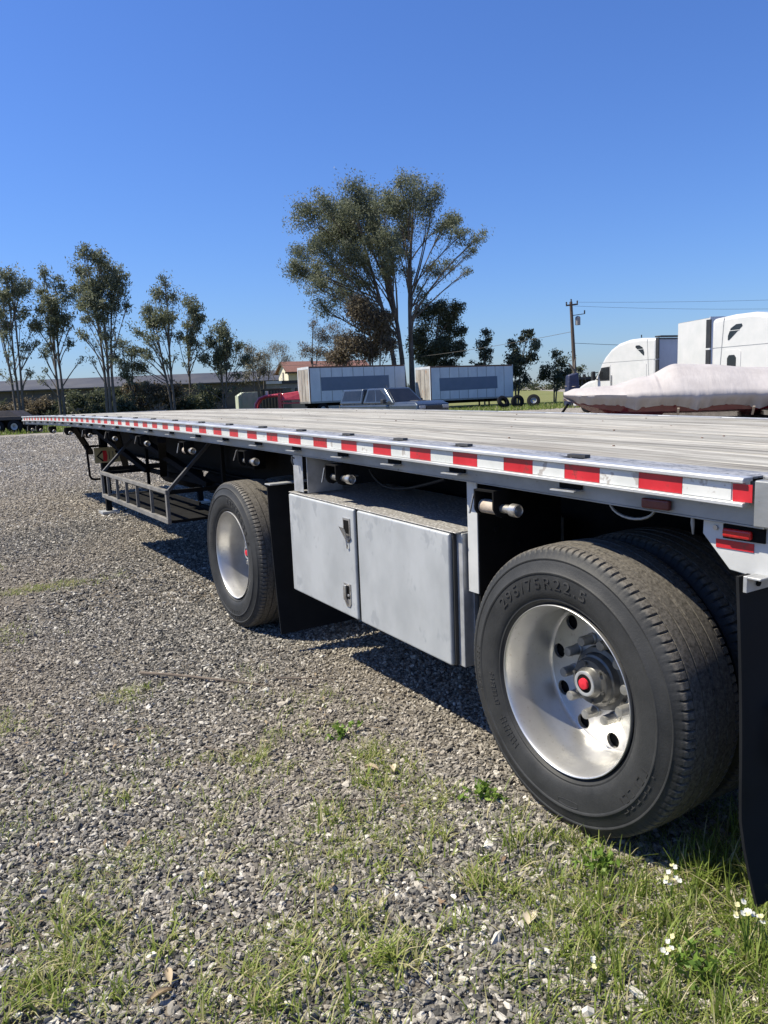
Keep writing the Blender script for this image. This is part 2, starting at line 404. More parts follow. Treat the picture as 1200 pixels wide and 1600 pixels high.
# ------------------------------------------------------------------ mesh builder
class MB:
    def __init__(s):
        s.v = []; s.f = []
    def add(s, vs, fs):
        o = len(s.v)
        s.v += [tuple(map(float, q)) for q in vs]
        s.f += [tuple(i + o for i in f) for f in fs]
        return s
    def box(s, x0, x1, y0, y1, z0, z1):
        return s.add([(x0, y0, z0), (x1, y0, z0), (x1, y1, z0), (x0, y1, z0), (x0, y0, z1), (x1, y0, z1), (x1, y1, z1), (x0, y1, z1)],
                     [(0, 3, 2, 1), (4, 5, 6, 7), (0, 1, 5, 4), (1, 2, 6, 5), (2, 3, 7, 6), (3, 0, 4, 7)])
    def hexa(s, b, t):
        """b, t: four points each, same winding seen from above (counter-clockwise)"""
        return s.add(list(b) + list(t), [(0, 3, 2, 1), (4, 5, 6, 7), (0, 1, 5, 4), (1, 2, 6, 5), (2, 3, 7, 6), (3, 0, 4, 7)])
    def prism(s, poly, off):
        """poly: planar 3D points; off: extrusion vector"""
        n = len(poly); off = Vector(off)
        a = [Vector(p) for p in poly]; b = [p + off for p in a]
        return s.add(a + b, [tuple(range(n - 1, -1, -1)), tuple(range(n, 2 * n))] + [(i, (i + 1) % n, n + (i + 1) % n, n + i) for i in range(n)])
    def sweep_y(s, prof, ys, dz=None, dx=None):
        """closed profile (x,z) swept along y with a height offset dz(y)"""
        n = len(prof); vs = []; fs = []
        for y in ys:
            d = dz(y) if dz else 0
            vs += [(x, y, z + d) for x, z in prof]
        for k in range(len(ys) - 1):
            for i in range(n):
                j = (i + 1) % n
                fs.append((k * n + i, k * n + j, (k + 1) * n + j, (k + 1) * n + i))
        fs.append(tuple(range(n - 1, -1, -1)))
        o = (len(ys) - 1) * n
        fs.append(tuple(o + i for i in range(n)))
        return s.add(vs, fs)
    def bar(s, p0, p1, w, h, up=(0, 0, 1)):
        p0 = Vector(p0); p1 = Vector(p1); d = (p1 - p0).normalized(); up = Vector(up)
        if abs(d.dot(up)) > .98:
            up = Vector((0, 1, 0))
        a = d.cross(up).normalized() * (w / 2); b = a.cross(d).normalized() * (h / 2)
        q = [-a - b, a - b, a + b, -a + b]
        return s.add([p0 + t for t in q] + [p1 + t for t in q],
                     [(0, 1, 2, 3), (7, 6, 5, 4), (0, 4, 5, 1), (1, 5, 6, 2), (2, 6, 7, 3), (3, 7, 4, 0)])
    def tube(s, pts, rr, n=8, cap=True):
        pts = [Vector(p) for p in pts]
        if not hasattr(rr, '__len__'):
            rr = [rr] * len(pts)
        vs = []; fs = []
        ref = Vector((.31, .17, .93))
        pa = None
        for i, p in enumerate(pts):
            d = (pts[min(i + 1, len(pts) - 1)] - pts[max(i - 1, 0)])
            d = d.normalized() if d.length > 1e-9 else Vector((0, 0, 1))
            if pa is None:
                pa = d.cross(ref)
                if pa.length < .1:
                    pa = d.cross(Vector((1, 0, 0)))
            a = (pa - d * pa.dot(d)).normalized(); b = d.cross(a); pa = a
            for k in range(n):
                t = 2 * math.pi * k / n
                vs.append(p + (a * math.cos(t) + b * math.sin(t)) * rr[i])
        for i in range(len(pts) - 1):
            for k in range(n):
                k2 = (k + 1) % n
                fs.append((i * n + k, i * n + k2, (i + 1) * n + k2, (i + 1) * n + k))
        if cap:
            fs.append(tuple(range(n - 1, -1, -1)))
            fs.append(tuple((len(pts) - 1) * n + k for k in range(n)))
        return s.add(vs, fs)
    def lathe(s, prof, c=(0, 0, 0), n=48, closed=False, ax='X'):
        """prof: (axial, radius) list"""
        m = len(prof); vs = []; fs = []
        for k in range(n):
            t = 2 * math.pi * k / n
            for a, r in prof:
                y, z = r * math.cos(t), r * math.sin(t)
                q = (a, y, z) if ax == 'X' else ((y, a, z) if ax == 'Y' else (y, z, a))
                vs.append((c[0] + q[0], c[1] + q[1], c[2] + q[2]))
        for k in range(n):
            k2 = (k + 1) % n
            for i in range(m if closed else m - 1):
                j = (i + 1) % m
                fs.append((k * m + i, k * m + j, k2 * m + j, k2 * m + i))
        return s.add(vs, fs)
    def cyl(s, p0, p1, r, n=16, r1=None):
        return s.tube([p0, p1], [r, r1 if r1 is not None else r], n)
    def mesh(s, name, m, smooth=None):
        me = bpy.data.meshes.new(name)
        me.from_pydata(s.v, [], s.f)
        bm = bmesh.new(); bm.from_mesh(me)
        bmesh.ops.recalc_face_normals(bm, faces=bm.faces)
        bm.to_mesh(me); bm.free()
        if m is not None:
            me.materials.append(m)
        if smooth is not None:
            me.polygons.foreach_set('use_smooth', [True] * len(me.polygons))
            me.set_sharp_from_angle(angle=rad(smooth))
        me.update()
        return me
    def build(s, name, m, parent=None, smooth=None, bevel=0, seg=2, world=True):
        """vertices are in the root's frame unless the root stands elsewhere and world=True"""
        me = s.mesh(name, m, smooth)
        o = bpy.data.objects.new(name, me)
        COL.objects.link(o)
        if parent is not None:
            o.parent = parent
            if world and parent.get('base') is not None:
                b = parent['base']
                me.transform(Matrix.Translation((-b[0], -b[1], -b[2])))
                me.update()
        if bevel:
            bv = o.modifiers.new('bevel', 'BEVEL')
            bv.width = bevel; bv.segments = seg; bv.limit_method = 'ANGLE'; bv.angle_limit = rad(35)
            bv.harden_normals = False
        return o

def tag(o, label=None, cat=None, group=None, kind=None):
    if label: o['label'] = label
    if cat: o['category'] = cat
    if group: o['group'] = group
    if kind: o['kind'] = kind
    return o

def thing(name, label, cat, loc=(0, 0, 0), rz=0, group=None, base=False):
    o = bpy.data.objects.new(name, None)
    o.empty_display_size = .2
    COL.objects.link(o)
    o.location = loc
    o.rotation_euler = (0, 0, rz)
    tag(o, label, cat, group)
    if base:                      # children are given in world coordinates
        o['base'] = list(loc)
    return o

def put(name, me, parent=None, loc=(0, 0, 0), rot=(0, 0, 0), scale=(1, 1, 1)):
    o = bpy.data.objects.new(name, me)
    COL.objects.link(o)
    o.parent = parent
    o.location = loc; o.rotation_euler = rot; o.scale = scale
    return o

def copy_tree(o, parent=None):
    c = o.copy()
    COL.objects.link(c)
    if parent is not None:
        c.parent = parent
    for ch in list(o.children):
        copy_tree(ch, c)
    return c

def np_mesh(name, verts, quads, m, tone=None, nper=4):
    """big meshes from numpy: faces all with nper corners; tone: one value per face"""
    me = bpy.data.meshes.new(name)
    nv = len(verts); nf = len(quads)
    me.vertices.add(nv); me.vertices.foreach_set('co', np.asarray(verts, np.float32).ravel())
    me.loops.add(nf * nper); me.loops.foreach_set('vertex_index', np.asarray(quads, np.int32).ravel())
    me.polygons.add(nf)
    me.polygons.foreach_set('loop_start', np.arange(0, nf * nper, nper, dtype=np.int32))
    if tone is not None:
        a = me.attributes.new('tone', 'FLOAT', 'FACE')
        a.data.foreach_set('value', np.asarray(tone, np.float32))
    me.materials.append(m)
    me.update(calc_edges=True)
    me.validate()
    return me

# ------------------------------------------------------------------ the ground
def gz(x, y):
    """height of the yard: falls a little towards the front of the trailer"""
    s = np.clip((np.asarray(y, float) - .6) / 2.6, 0, 1)
    x = np.asarray(x, float)
    und = .012 * np.sin(x * 1.1 + .4) * np.sin(np.asarray(y) * .9 + 1.0) * np.clip(-x - .5, 0, 1)
    return -.016 * s * s * (3 - 2 * s) + und

def build_ground():
    def axis(lo, hi, step):
        a = list(np.arange(lo, hi + 1e-6, step))
        d = step; x = hi
        while x < 4000:
            d *= 1.35; x += d; a.append(x)
        d = step; x = lo
        while x > -4000:
            d *= 1.35; x -= d; a.insert(0, x)
        return np.array(a)
    xs = axis(-8, 8, .2); ys = axis(-5, 16, .2)
    X, Y = np.meshgrid(xs, ys)
    Z = gz(X, Y)
    V = np.stack([X.ravel(), Y.ravel(), Z.ravel()], -1)
    n, m = len(xs), len(ys)
    i, j = np.meshgrid(np.arange(n - 1), np.arange(m - 1))
    a = (j * n + i).ravel()
    Q = np.stack([a, a + 1, a + 1 + n, a + n], -1)
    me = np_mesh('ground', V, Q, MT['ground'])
    me.polygons.foreach_set('use_smooth', [True] * len(me.polygons))
    tag(put('ground', me), kind='structure')
build_ground()

def yard_edge(t):      # far edge of the yard: from left to right across the view
    return np.array([4.26, 47.9]) + (np.array([35.3, 38.5]) - np.array([4.26, 47.9])) * t

def sheet(name, poly, z, m):
    me = bpy.data.meshes.new(name)
    me.from_pydata([(x, y, z) for x, y in poly], [], [tuple(range(len(poly)))])
    me.materials.append(m)
    o = put(name, me)
    return tag(o, kind='structure')
eL, eR = yard_edge(-1.6), yard_edge(1.75)
nrm = np.array([.29, .957])
sheet('grass_verge', [eL, yard_edge(-.2), yard_edge(.35) + nrm * .5, yard_edge(.8), yard_edge(1.2) + nrm * 1.5, eR, eR + nrm * 60, eL + nrm * 60], -.004, MT['verge'])
sheet('field', [eL + nrm * 24, eR + nrm * 20, eR + np.array([500, 600]), eL + np.array([-300, 900])], .002, MT['field'])

# ------------------------------------------------------------------ gravel stones (instanced)
def gn_gravel():
    pts = []; 
    fwd = np.array([.5273, .8497]); rgt = np.array([.8462, -.5328])
    c = np.array([CAM.x, CAM.y])
    def zone(d0, d1, per_m2, s0, s1):
        area = (d1 ** 2 - d0 ** 2) * .5 * rad(78)
        n = int(area * per_m2)
        a = rng.uniform(-rad(39), rad(39), n)
        d = np.sqrt(rng.uniform(d0 ** 2, d1 ** 2, n))
        p = c + fwd * (d * np.cos(a))[:, None] + rgt * (d * np.sin(a))[:, None]
        s = rng.uniform(0, 1, n) ** 2.2 * (s1 - s0) + s0
        return np.column_stack([p, s])
    z = [zone(.75, 3.2, 15500, .0032, .0100), zone(3.2, 6, 9800, .0034, .0100), zone(6, 11, 3000, .0050, .0125), zone(11, 18, 1000, .007, .016), zone(18, 30, 420, .010, .021), zone(30, 46, 130, .014, .030)]
    # a few larger pale stones
    z += [zone(1, 6, 40, .011, .017)]
    P = np.concatenate(z)
    # thin the stones where there is bare dirt
    nz = np.sin(P[:, 0] * 1.3 + 2 * np.sin(P[:, 1] * .6)) * np.sin(P[:, 1] * 1.1 + 1.7 * np.sin(P[:, 0] * .8)) + .35 * np.sin(P[:, 0] * 4.1 + P[:, 1] * 3.3)
    rut = np.exp(-((P[:, 0] + 1.35 + .12 * np.sin(P[:, 1] * .7)) / .24) ** 2) * np.clip((P[:, 1] - 1.2) / 2, 0, 1)
    keep = rng.uniform(0, 1, len(P)) > np.clip((nz - .35) * .8, 0, .30) + .35 * rut
    P = P[keep]
    keep = (P[:, 0] < 2.8) | (P[:, 1] > 13.0)
    P = P[keep]
    n = len(P)
    me = bpy.data.meshes.new('gravel')
    V = np.column_stack([P[:, 0], P[:, 1], gz(P[:, 0], P[:, 1]) + P[:, 2] * rng.uniform(0, .9, n)])
    me.vertices.add(n)
    me.vertices.foreach_set('co', V.astype(np.float32).ravel())
    def attr(nm, ty, vals, key='value'):
        a = me.attributes.new(nm, ty, 'POINT'); a.data.foreach_set(key, np.asarray(vals, np.float32).ravel())
    S = P[:, 2:3] * rng.uniform(.6, 1.45, (n, 3)) * np.array([1.35, 1., .62])
    attr('scl', 'FLOAT_VECTOR', S, 'vector')
    R = np.column_stack([rng.normal(0, .42, n), rng.normal(0, .42, n), rng.uniform(0, 6.28, n)])
    attr('rot', 'FLOAT_VECTOR', R, 'vector')
    attr('tone', 'FLOAT', np.clip(rng.beta(2.1, 2.3, n) + (P[:, 2] > .0125) * .18, 0, 1))
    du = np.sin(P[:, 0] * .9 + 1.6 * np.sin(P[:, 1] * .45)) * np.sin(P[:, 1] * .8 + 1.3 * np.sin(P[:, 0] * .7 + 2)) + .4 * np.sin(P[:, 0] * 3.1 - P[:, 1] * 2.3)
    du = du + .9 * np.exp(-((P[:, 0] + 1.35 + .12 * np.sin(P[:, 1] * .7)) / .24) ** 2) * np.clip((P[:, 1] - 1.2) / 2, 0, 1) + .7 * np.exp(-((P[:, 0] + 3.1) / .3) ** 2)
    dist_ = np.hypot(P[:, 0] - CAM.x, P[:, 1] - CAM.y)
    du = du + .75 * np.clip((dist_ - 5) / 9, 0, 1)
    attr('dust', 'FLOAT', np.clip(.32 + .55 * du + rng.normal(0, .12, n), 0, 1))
    a = me.attributes.new('pick', 'INT', 'POINT'); a.data.foreach_set('value', rng.integers(0, 5, n).astype(np.int32))
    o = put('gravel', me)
    tag(o, kind='stuff')
    ng = bpy.data.node_groups.new('gravel_nodes', 'GeometryNodeTree')
    ng.interface.new_socket('Geometry', in_out='INPUT', socket_type='NodeSocketGeometry')
    ng.interface.new_socket('Geometry', in_out='OUTPUT', socket_type='NodeSocketGeometry')
    gi = ng.nodes.new('NodeGroupInput'); go = ng.nodes.new('NodeGroupOutput')
    L = ng.links.new
    g2i = ng.nodes.new('GeometryNodeGeometryToInstance')
    for k in range(5):
        ico = ng.nodes.new('GeometryNodeMeshIcoSphere')
        ico.inputs['Radius'].default_value = 1; ico.inputs['Subdivisions'].default_value = 2 if k < 2 else 1
        nz_ = ng.nodes.new('ShaderNodeTexNoise'); nz_.noise_dimensions = '4D'
        nz_.inputs['W'].default_value = 3.7 * k + 1; nz_.inputs['Scale'].default_value = 1.1; nz_.inputs['Detail'].default_value = 1
        sub = ng.nodes.new('ShaderNodeVectorMath'); sub.operation = 'SUBTRACT'; sub.inputs[1].default_value = (.5, .5, .5)
        sca = ng.nodes.new('ShaderNodeVectorMath'); sca.operation = 'SCALE'; sca.inputs['Scale'].default_value = 2.0
        L(nz_.outputs['Color'], sub.inputs[0]); L(sub.outputs[0], sca.inputs[0])
        sp = ng.nodes.new('GeometryNodeSetPosition')
        L(ico.outputs['Mesh'], sp.inputs['Geometry']); L(sca.outputs[0], sp.inputs['Offset'])
        sm = ng.nodes.new('GeometryNodeSetMaterial'); sm.inputs['Material'].default_value = MT['stone']
        L(sp.outputs[0], sm.inputs[0])
        L(sm.outputs[0], g2i.inputs[0])
    def named(nm, ty):
        q = ng.nodes.new('GeometryNodeInputNamedAttribute'); q.data_type = ty; q.inputs['Name'].default_value = nm
        return [s for s in q.outputs if s.name == 'Attribute' and s.enabled][0]
    mtp = ng.nodes.new('GeometryNodeMeshToPoints')
    L(gi.outputs[0], mtp.inputs[0])
    ip = ng.nodes.new('GeometryNodeInstanceOnPoints')
    L(mtp.outputs[0], ip.inputs['Points']); L(g2i.outputs[0], ip.inputs['Instance'])
    ip.inputs['Pick Instance'].default_value = True
    L(named('pick', 'INT'), ip.inputs['Instance Index'])
    e2r = ng.nodes.new('FunctionNodeEulerToRotation')
    L(named('rot', 'FLOAT_VECTOR'), e2r.inputs[0])
    L(e2r.outputs[0], ip.inputs['Rotation'])
    L(named('scl', 'FLOAT_VECTOR'), ip.inputs['Scale'])
    L(ip.outputs[0], go.inputs[0])
    md = o.modifiers.new('stones', 'NODES'); md.node_group = ng
gn_gravel()

# ------------------------------------------------------------------ the flatbed trailer
TOP = 1.306
Y0, Y1 = -.375, 13.3
WID = 2.56
def zc(y):                       # camber of the deck
    return .0248 * y - .0014 * y * y
def zdrop(x):
    return -.0075 * x
YS = list(np.linspace(Y0, Y1, 24))
trailer = thing('flatbed_trailer', 'long silver flatbed trailer with a wooden plank deck and red and white edge tape', 'trailer', (1.27, 6.0, 0), base=True)
T = trailer
def P(mb, name, m, **kw):
    return mb.build(name, m, T, **kw)
def rect(x0, x1, z0, z1):
    return [(x0, z0), (x1, z0), (x1, z1), (x0, z1)]

POCK = [.311, .934, 1.40, 1.88, 2.418, 2.96, 3.53, 4.10, 4.75, 5.38] + [5.99 + .61 * i for i in range(12)]
# edge rails, one on each side: outer lip, face, lower lip, channel web
def side_rail(mirror):
    def X(a, b):
        return (a, b) if not mirror else (WID - b, WID - a)
    dz = (lambda y: zc(y)) if not mirror else (lambda y: zc(y) + zdrop(WID))
    mb = MB()
    pr = [(-.004, TOP - .014), (.012, TOP - .016), (.012, TOP - .066), (-.003, TOP - .067), (-.003, TOP - .078), (.03, TOP - .078), (.03, TOP - .012), (.04, TOP - .012), (.04, TOP), (.0, TOP), (-.004, TOP - .004)]
    if mirror:
        pr = [(WID - x, z) for x, z in pr][::-1]
    mb.sweep_y(pr, [y for y in YS if y > Y0 + .04] if False else [Y0 + .03] + YS[1:], dz)
    o = P(mb, 'side_rail', MT['alu'], bevel=.0015, seg=1)
    mb = MB()
    a, b = X(.048, .058)
    mb.sweep_y(rect(a, b, TOP - .132, TOP - .013), YS, dz)
    a, b = X(.048, .10)
    mb.sweep_y(rect(a, b, TOP - .138, TOP - .1325), YS, dz)
    P(mb, 'rail_channel', MT['alu_dull'], bevel=.001, seg=1)
    # top plate with open stake pockets
    mb = MB()
    a, b = X(.088, .150)
    mb.sweep_y(rect(a, b, TOP - .006, TOP - .0005), YS, dz)
    edges = [Y0 + .03] + [e for p in POCK for e in (p - .05, p + .05)] + [Y1]
    a, b = X(.0403, .0877)
    for k in range(0, len(edges), 2):
        y0, y1 = edges[k], edges[k + 1]
        ys = list(np.linspace(y0, y1, 2 + int((y1 - y0) / .7)))
        mb.sweep_y(rect(a, b, TOP - .006, TOP - .0005), ys, dz)
    P(mb, 'edge_plate', MT['edge_plate'])
side_rail(False)
side_rail(True)
# pocket liners (dark sockets) and small ledges added below to catch sun as bright dashes
pm = MB()
for x0, x1, y0, y1 in ((.0405, .0435, -.05, .05), (.0845, .0875, -.05, .05), (.0435, .0845, -.05, -.046), (.0435, .0845, .046, .05)):
    pm.box(x0, x1, y0, y1, -.11, -.0085)
pm.box(.0435, .0845, -.046, .046, -.052, -.048)
pm = pm.mesh('stake_pocket', MT['black'])
lm = MB().box(.001, .0475, -.055, .055, -.1085, -.104).mesh('sun_catch_ledge', MT['galv'])
tb_ = MB().box(.068, .094, -.040, .040, -.0004, .0095).mesh('pocket_tab', MT['under'])
for p in POCK:
    put('pocket_tab', tb_, T, (-1.27, p - 6.0, TOP + zc(p)))
    o = put('stake_pocket', pm, T, (0 - 1.27, p - 6.0, TOP + zc(p)))
    put('sun_catch_ledge', lm, o)
# reflective tape: alternating six-inch pieces
PER = .3048
def tape_mesh(name, m, y0, y1):
    mb = MB().box(.0095, .0119, y0, y1, -.0645, -.0175)
    return mb.mesh(name, m)
tr_ = tape_mesh('red_tape', MT['tape_red'], .0006, PER / 2 - .0006)
tw_ = tape_mesh('white_tape', MT['tape_white'], .0006, PER / 2 - .0006)
k = 0
y = -PER
while y + PER / 2 < Y1:
    for me, yy in ((tr_, y - PER / 2), (tw_, y)):
        # red from half a period behind each whole period
        if yy + PER / 2 > Y1 - .01 or yy < -.32:
            continue
        put(me.name.split('.')[0], me, T, (-1.27, yy - 6.0, TOP + zc(yy)), (math.atan(.0248 - .0028 * (yy + .07)), 0, 0))
    y += PER
put('red_tape', tape_mesh('red_tape', MT['tape_red'], 0, .056), T, (-1.27, -.3635 - 6.0, TOP + zc(-.36)))
# deck planks
NPL = 16
x = .152
pw = (WID - .152 - .152) / NPL
for i in range(NPL):
    mb = MB()
    dzz = random.uniform(-.004, .002)
    g0 = random.uniform(.0006, .0022); g1 = random.uniform(.0006, .0022)
    xa, xb = x + g0, x + pw - g1
    e = .0028
    pr = [(xa, -.034), (xb, -.034), (xb, -e), (xb - e, 0), (xa + e, 0), (xa, -e)]
    ph = random.uniform(0, 6)
    mb.sweep_y([(a, TOP + b + dzz + zdrop((xa + xb) / 2)) for a, b in pr], list(np.linspace(Y0 + .03, Y1 - .02, 60)),
               lambda y: zc(y) + .0012 * math.sin(y * 2.3 + ph))
    P(mb, 'deck_plank', MT['wood'])
    x += pw
# plank bolts
bm_ = MB()
for i in range(NPL):
    for q in range(22):
        yb = Y0 + .3 + q * .61
        xb = .152 + pw * (i + .5) + random.uniform(-.02, .02)
        if random.random() < .35:
            bm_.cyl((xb, yb, TOP + zc(yb) + zdrop(xb) - .004), (xb, yb, TOP + zc(yb) + zdrop(xb) + .0008), .005, 7)
tag(P(bm_, 'plank_bolts', MT['rust']), kind='stuff')
# cross members
cm = MB()
cm.box(.11, WID - .11, -.03, .03, -.042, -.036); cm.box(.11, WID - .11, -.004, .004, -.126, -.042); cm.box(.11, WID - .11, -.03, .03, -.132, -.126)
cm = cm.mesh('cross_member', MT['under'])
for i in range(27):
    yy = -.1 + .5 * i
    put('cross_member', cm, T, (-1.27, yy - 6.0, TOP + zc(yy) - .0), (0, rad(.43), 0))
# main beams
for bx in (.80, 1.76):
    mb = MB()
    def hb(y):
        return .42 if y < 9.8 else max(.16, .42 - (y - 9.8) * .5)
    ys = list(np.linspace(-.3, 13.2, 40))
    n = len(ys)
    for (x0, x1, za, zb) in ((-.006, .006, None, 0), (-.07, .07, -.012, 0), (-.07, .07, None, 'b')):
        vs = []; fs = []
        for y in ys:
            t = TOP + zc(y) - .142
            lo = t - hb(y)
            if zb == 'b': za_, zb_ = lo, lo + .014
            elif za is None: za_, zb_ = lo + .0145, t - .0125
            else: za_, zb_ = t - .012, t
            vs += [(bx + x0, y, za_), (bx + x1, y, za_), (bx + x1, y, zb_), (bx + x0, y, zb_)]
        for q in range(n - 1):
            for i in range(4):
                j = (i + 1) % 4
                fs.append((q * 4 + i, q * 4 + j, q * 4 + 4 + j, q * 4 + 4 + i))
        fs += [(3, 2, 1, 0), tuple((n - 1) * 4 + i for i in range(4))]
        mb.add(vs, fs)
    P(mb, 'main_beam', MT['black'])
# rear sill with the plated corner and lamp
mb = MB()
mb.prism([(.075, -.176, 1.168), (.075, -.174, 1.119), (.075, -.262, 1.027), (.075, -.405, 1.012), (.075, -.405, 1.168)], (.03, 0, 0))
cp = P(mb, 'corner_plate', MT['paint_white'], bevel=.002)
b = MB().box(.0665, .0745, -.366, -.244, 1.116, 1.156).build('lamp_recess', MT['hole'], cp, world=False)
b.data.transform(Matrix.Translation((-1.27, -6, 0)))
b = MB().box(.051, .0663, -.335, -.250, 1.122, 1.147).build('marker_lamp', MT['lens_red'], cp, bevel=.006, seg=3, world=False); b.data.transform(Matrix.Translation((-1.27, -6, 0)))
b = MB().box(.0725, .0748, -.333, -.219, 1.086, 1.110).build('reflector', MT['tape_red'], cp, world=False); b.data.transform(Matrix.Translation((-1.27, -6, 0)))
b = MB().cyl((.069, -.217, 1.141), (.0748, -.217, 1.141), .007, 12).build('bolt', MT['steel'], cp, world=False); b.data.transform(Matrix.Translation((-1.27, -6, 0)))
mb = MB().box(-.004, WID, -.425, -.377, 1.172, TOP - .012)
mb.box(.078, WID - .078, -.43, -.406, 1.03, 1.1715)
P(mb, 'rear_sill', MT['alu_dull'], bevel=.004)
mb = MB().box(.03, WID - .03, -.432, -.378, TOP - .0118, TOP - .002)
P(mb, 'rear_edge_plate', MT['edge_plate'], bevel=.002)
# side marker on the channel, wiring loop and pigtail
mb = MB().box(.030, .0475, -.09, .01, TOP - .128, TOP - .097)
P(mb, 'side_marker', MT['lens_dark'], bevel=.006, seg=3)
pts = [(.10, .10 - .09 * math.cos(t) + 0, TOP - .135 - .045 * math.sin(t)) for t in np.linspace(0, math.pi, 12)]
P(MB().tube(pts, .005, 6), 'wire_loop', MT['alu_dull'], smooth=60)
P(MB().tube([(.075, -.14, TOP - .13), (.072, -.142, TOP - .16), (.078, -.14, TOP - .195)], [.004, .006, .003], 6), 'wire_pigtail', MT['alu_dull'], smooth=60)

# winches every four feet
def make_winch():
    w0 = MB()
    for yy in (-.055, .055):
        pl = [(.022, -.015), (.105, -.015), (.105, -.085), (.09, -.112), (.064, -.122), (.038, -.112), (.022, -.085)]
        w0.prism([(x, yy - .004, z) for x, z in pl], (0, .008, 0))
    w0.box(.0225, .1045, -.0508, .0508, -.0215, -.0150)
    return (w0.mesh('strap_winch', MT['black']), MB().cyl((.064, -.0505, -.085), (.064, .0505, -.085), .028, 18).mesh('webbing_roll', MT['tan'], 40),
            MB().lathe([(-.122, .0), (-.122, .0165), (-.150, .0175), (-.152, .0215), (-.148, .0250), (-.118, .0250), (-.112, .018), (-.060, .016), (-.060, 0)], (.064, 0, -.085), 20, ax='Y').mesh('ratchet_cap', MT['steel'], 40),
            MB().bar((.024, .066, -.03), (.012, .085, -.105), .012, .005).mesh('pawl', MT['steel']),
            MB().lathe([(.060, 0), (.060, .036), (.068, .036), (.068, 0)], (.064, 0, -.085), 14, ax='Y').mesh('ratchet_gear', MT['black'], 30))
wm = make_winch()
WIN = [.745, 1.985, 3.21, 4.45, 5.72, 6.95, 8.17, 9.39, 10.61, 11.83, 12.75]
for i, yy in enumerate(WIN):
    o = put('strap_winch', wm[0], T, (-1.27, yy - 6, TOP + zc(yy) - .1385 + .0))
    if i % 3 == 0:
        put('webbing_roll', wm[1], o)
    else:
        put('drum', bpy.data.meshes.get('drum') or MB().cyl((.064, -.0505, -.085), (.064, .0505, -.085), .017, 14).mesh('drum', MT['nut'], 40), o)
    put('ratchet_cap', wm[2], o)
    put('pawl', wm[3], o, rot=(random.uniform(-.1, .25), 0, 0))
    put('ratchet_gear', wm[4], o)

# ---- wheels
def tyre_mesh():
    prof = [(.030, .2935), (.018, .2995), (.012, .3045), (.008, .311), (-.003, .3165), (-.0065, .320), (-.0065, .326), (-.011, .331), (-.017, .352), (-.021, .385), (-.0205, .410),
            (-.0235, .414), (-.0235, .419), (-.019, .424), (-.013, .447), (-.0085, .459), (-.0105, .462), (-.0105, .466), (-.004, .472), (.002, .485), (.006, .4925), (.012, .4985), (.020, .502),
            (.040, .5045), (.0405, .498), (.0445, .498), (.045, .505), (.083, .5072), (.0835, .498), (.0895, .498), (.09, .5073), (.130, .508), (.1305, .499), (.1365, .499), (.137, .508)]
    mid = .1375
    full = prof + [(2 * mid - a, r) for a, r in prof[::-1]]
    n = 636
    m = len(full)
    V = []
    for k in range(n):
        t = 2 * math.pi * k / n
        notch = (k % 6) == 0
        for i, (a, r) in enumerate(full):
            j = i if i < len(prof) else m - 1 - i
            if notch and 19 <= j <= 23:
                r -= (.0, .002, .006, .009, .006)[j - 19]
                if j <= 21:
                    a += .0022 if i < len(prof) else -.005
            V.append((a, r * math.cos(t), r * math.sin(t)))
    F = []
    for k in range(n):
        k2 = (k + 1) % n
        for i in range(m - 1):
            F.append((k * m + i, k2 * m + i, k2 * m + i + 1, k * m + i + 1))
    mb = MB(); mb.v = V; mb.f = F
    return mb.mesh('tyre', MT['tyre'], 38)
def rim_mesh():
    # outward-facing deep dish of an outer dual wheel
    prof = [(.012, .301), (.0, .3025), (-.003, .3018), (-.0042, .3003), (-.0036, .2985), (-.0018, .2965), (.0015, .2948), (.006, .2930), (.013, .2908), (.026, .2875), (.045, .2842), (.062, .2805), (.080, .2772), (.10, .2758), (.118, .2770), (.135, .2768), (.16, .2768), (.200, .2768), (.213, .274), (.220, .268)]
    mb = MB()
    mb.lathe(prof, n=120)
    n = 120; NH = 10
    # disc with hand holes
    r0, r1 = .268, .165
    rc, rh = .2335, .0285
    rings = 10
    def cell(rr, tt):
        return
    V = []; F = []
    # build as polar patches: each sector has a hole bridged to its border
    for h in range(NH):
        tc = rad(-27) + h * 2 * math.pi / NH
        half = math.pi / NH
        border = []
        nb = 8
        for q in range(nb): border.append((r0, tc - half + 2 * half * q / nb))
        for q in range(nb): border.append((r0 + (r1 - r0) * q / nb, tc + half))
        for q in range(nb): border.append((r1, tc + half - 2 * half * q / nb))
        for q in range(nb): border.append((r1 + (r0 - r1) * q / nb, tc - half))
        nbt = len(border)
        cx, cy = rc * math.cos(tc), rc * math.sin(tc)
        o = len(V)
        bp = []
        for (r_, t_) in border:
            y, z = r_ * math.cos(t_), r_ * math.sin(t_)
            bp.append((y, z)); V.append((.220 - .008 * (r0 - r_) / (r0 - r1), y, z))
        for (y, z) in bp:
            a = math.atan2(z - cy, y - cx)
            hy, hz = cx + rh * math.cos(a), cy + rh * math.sin(a)
            V.append((.2175, hy, hz))
        for (y, z) in bp:
            a = math.atan2(z - cy, y - cx)
            V.append((.232, cx + rh * math.cos(a), cy + rh * math.sin(a)))
        for q in range(nbt):
            q2 = (q + 1) % nbt
            F.append((o + q, o + q2, o + nbt + q2, o + nbt + q))
            F.append((o + nbt + q, o + nbt + q2, o + 2 * nbt + q2, o + 2 * nbt + q))
    mb.add(V, F)
    mb.lathe([(.212, .165), (.208, .11), (.208, .06)], n=60)
    # back barrel so the wheel is closed from behind
    mb.lathe([(.236, .262), (.250, .280), (.264, .286), (.272, .301)], n=60)
    return mb.mesh('rim', MT['rim'], 35)
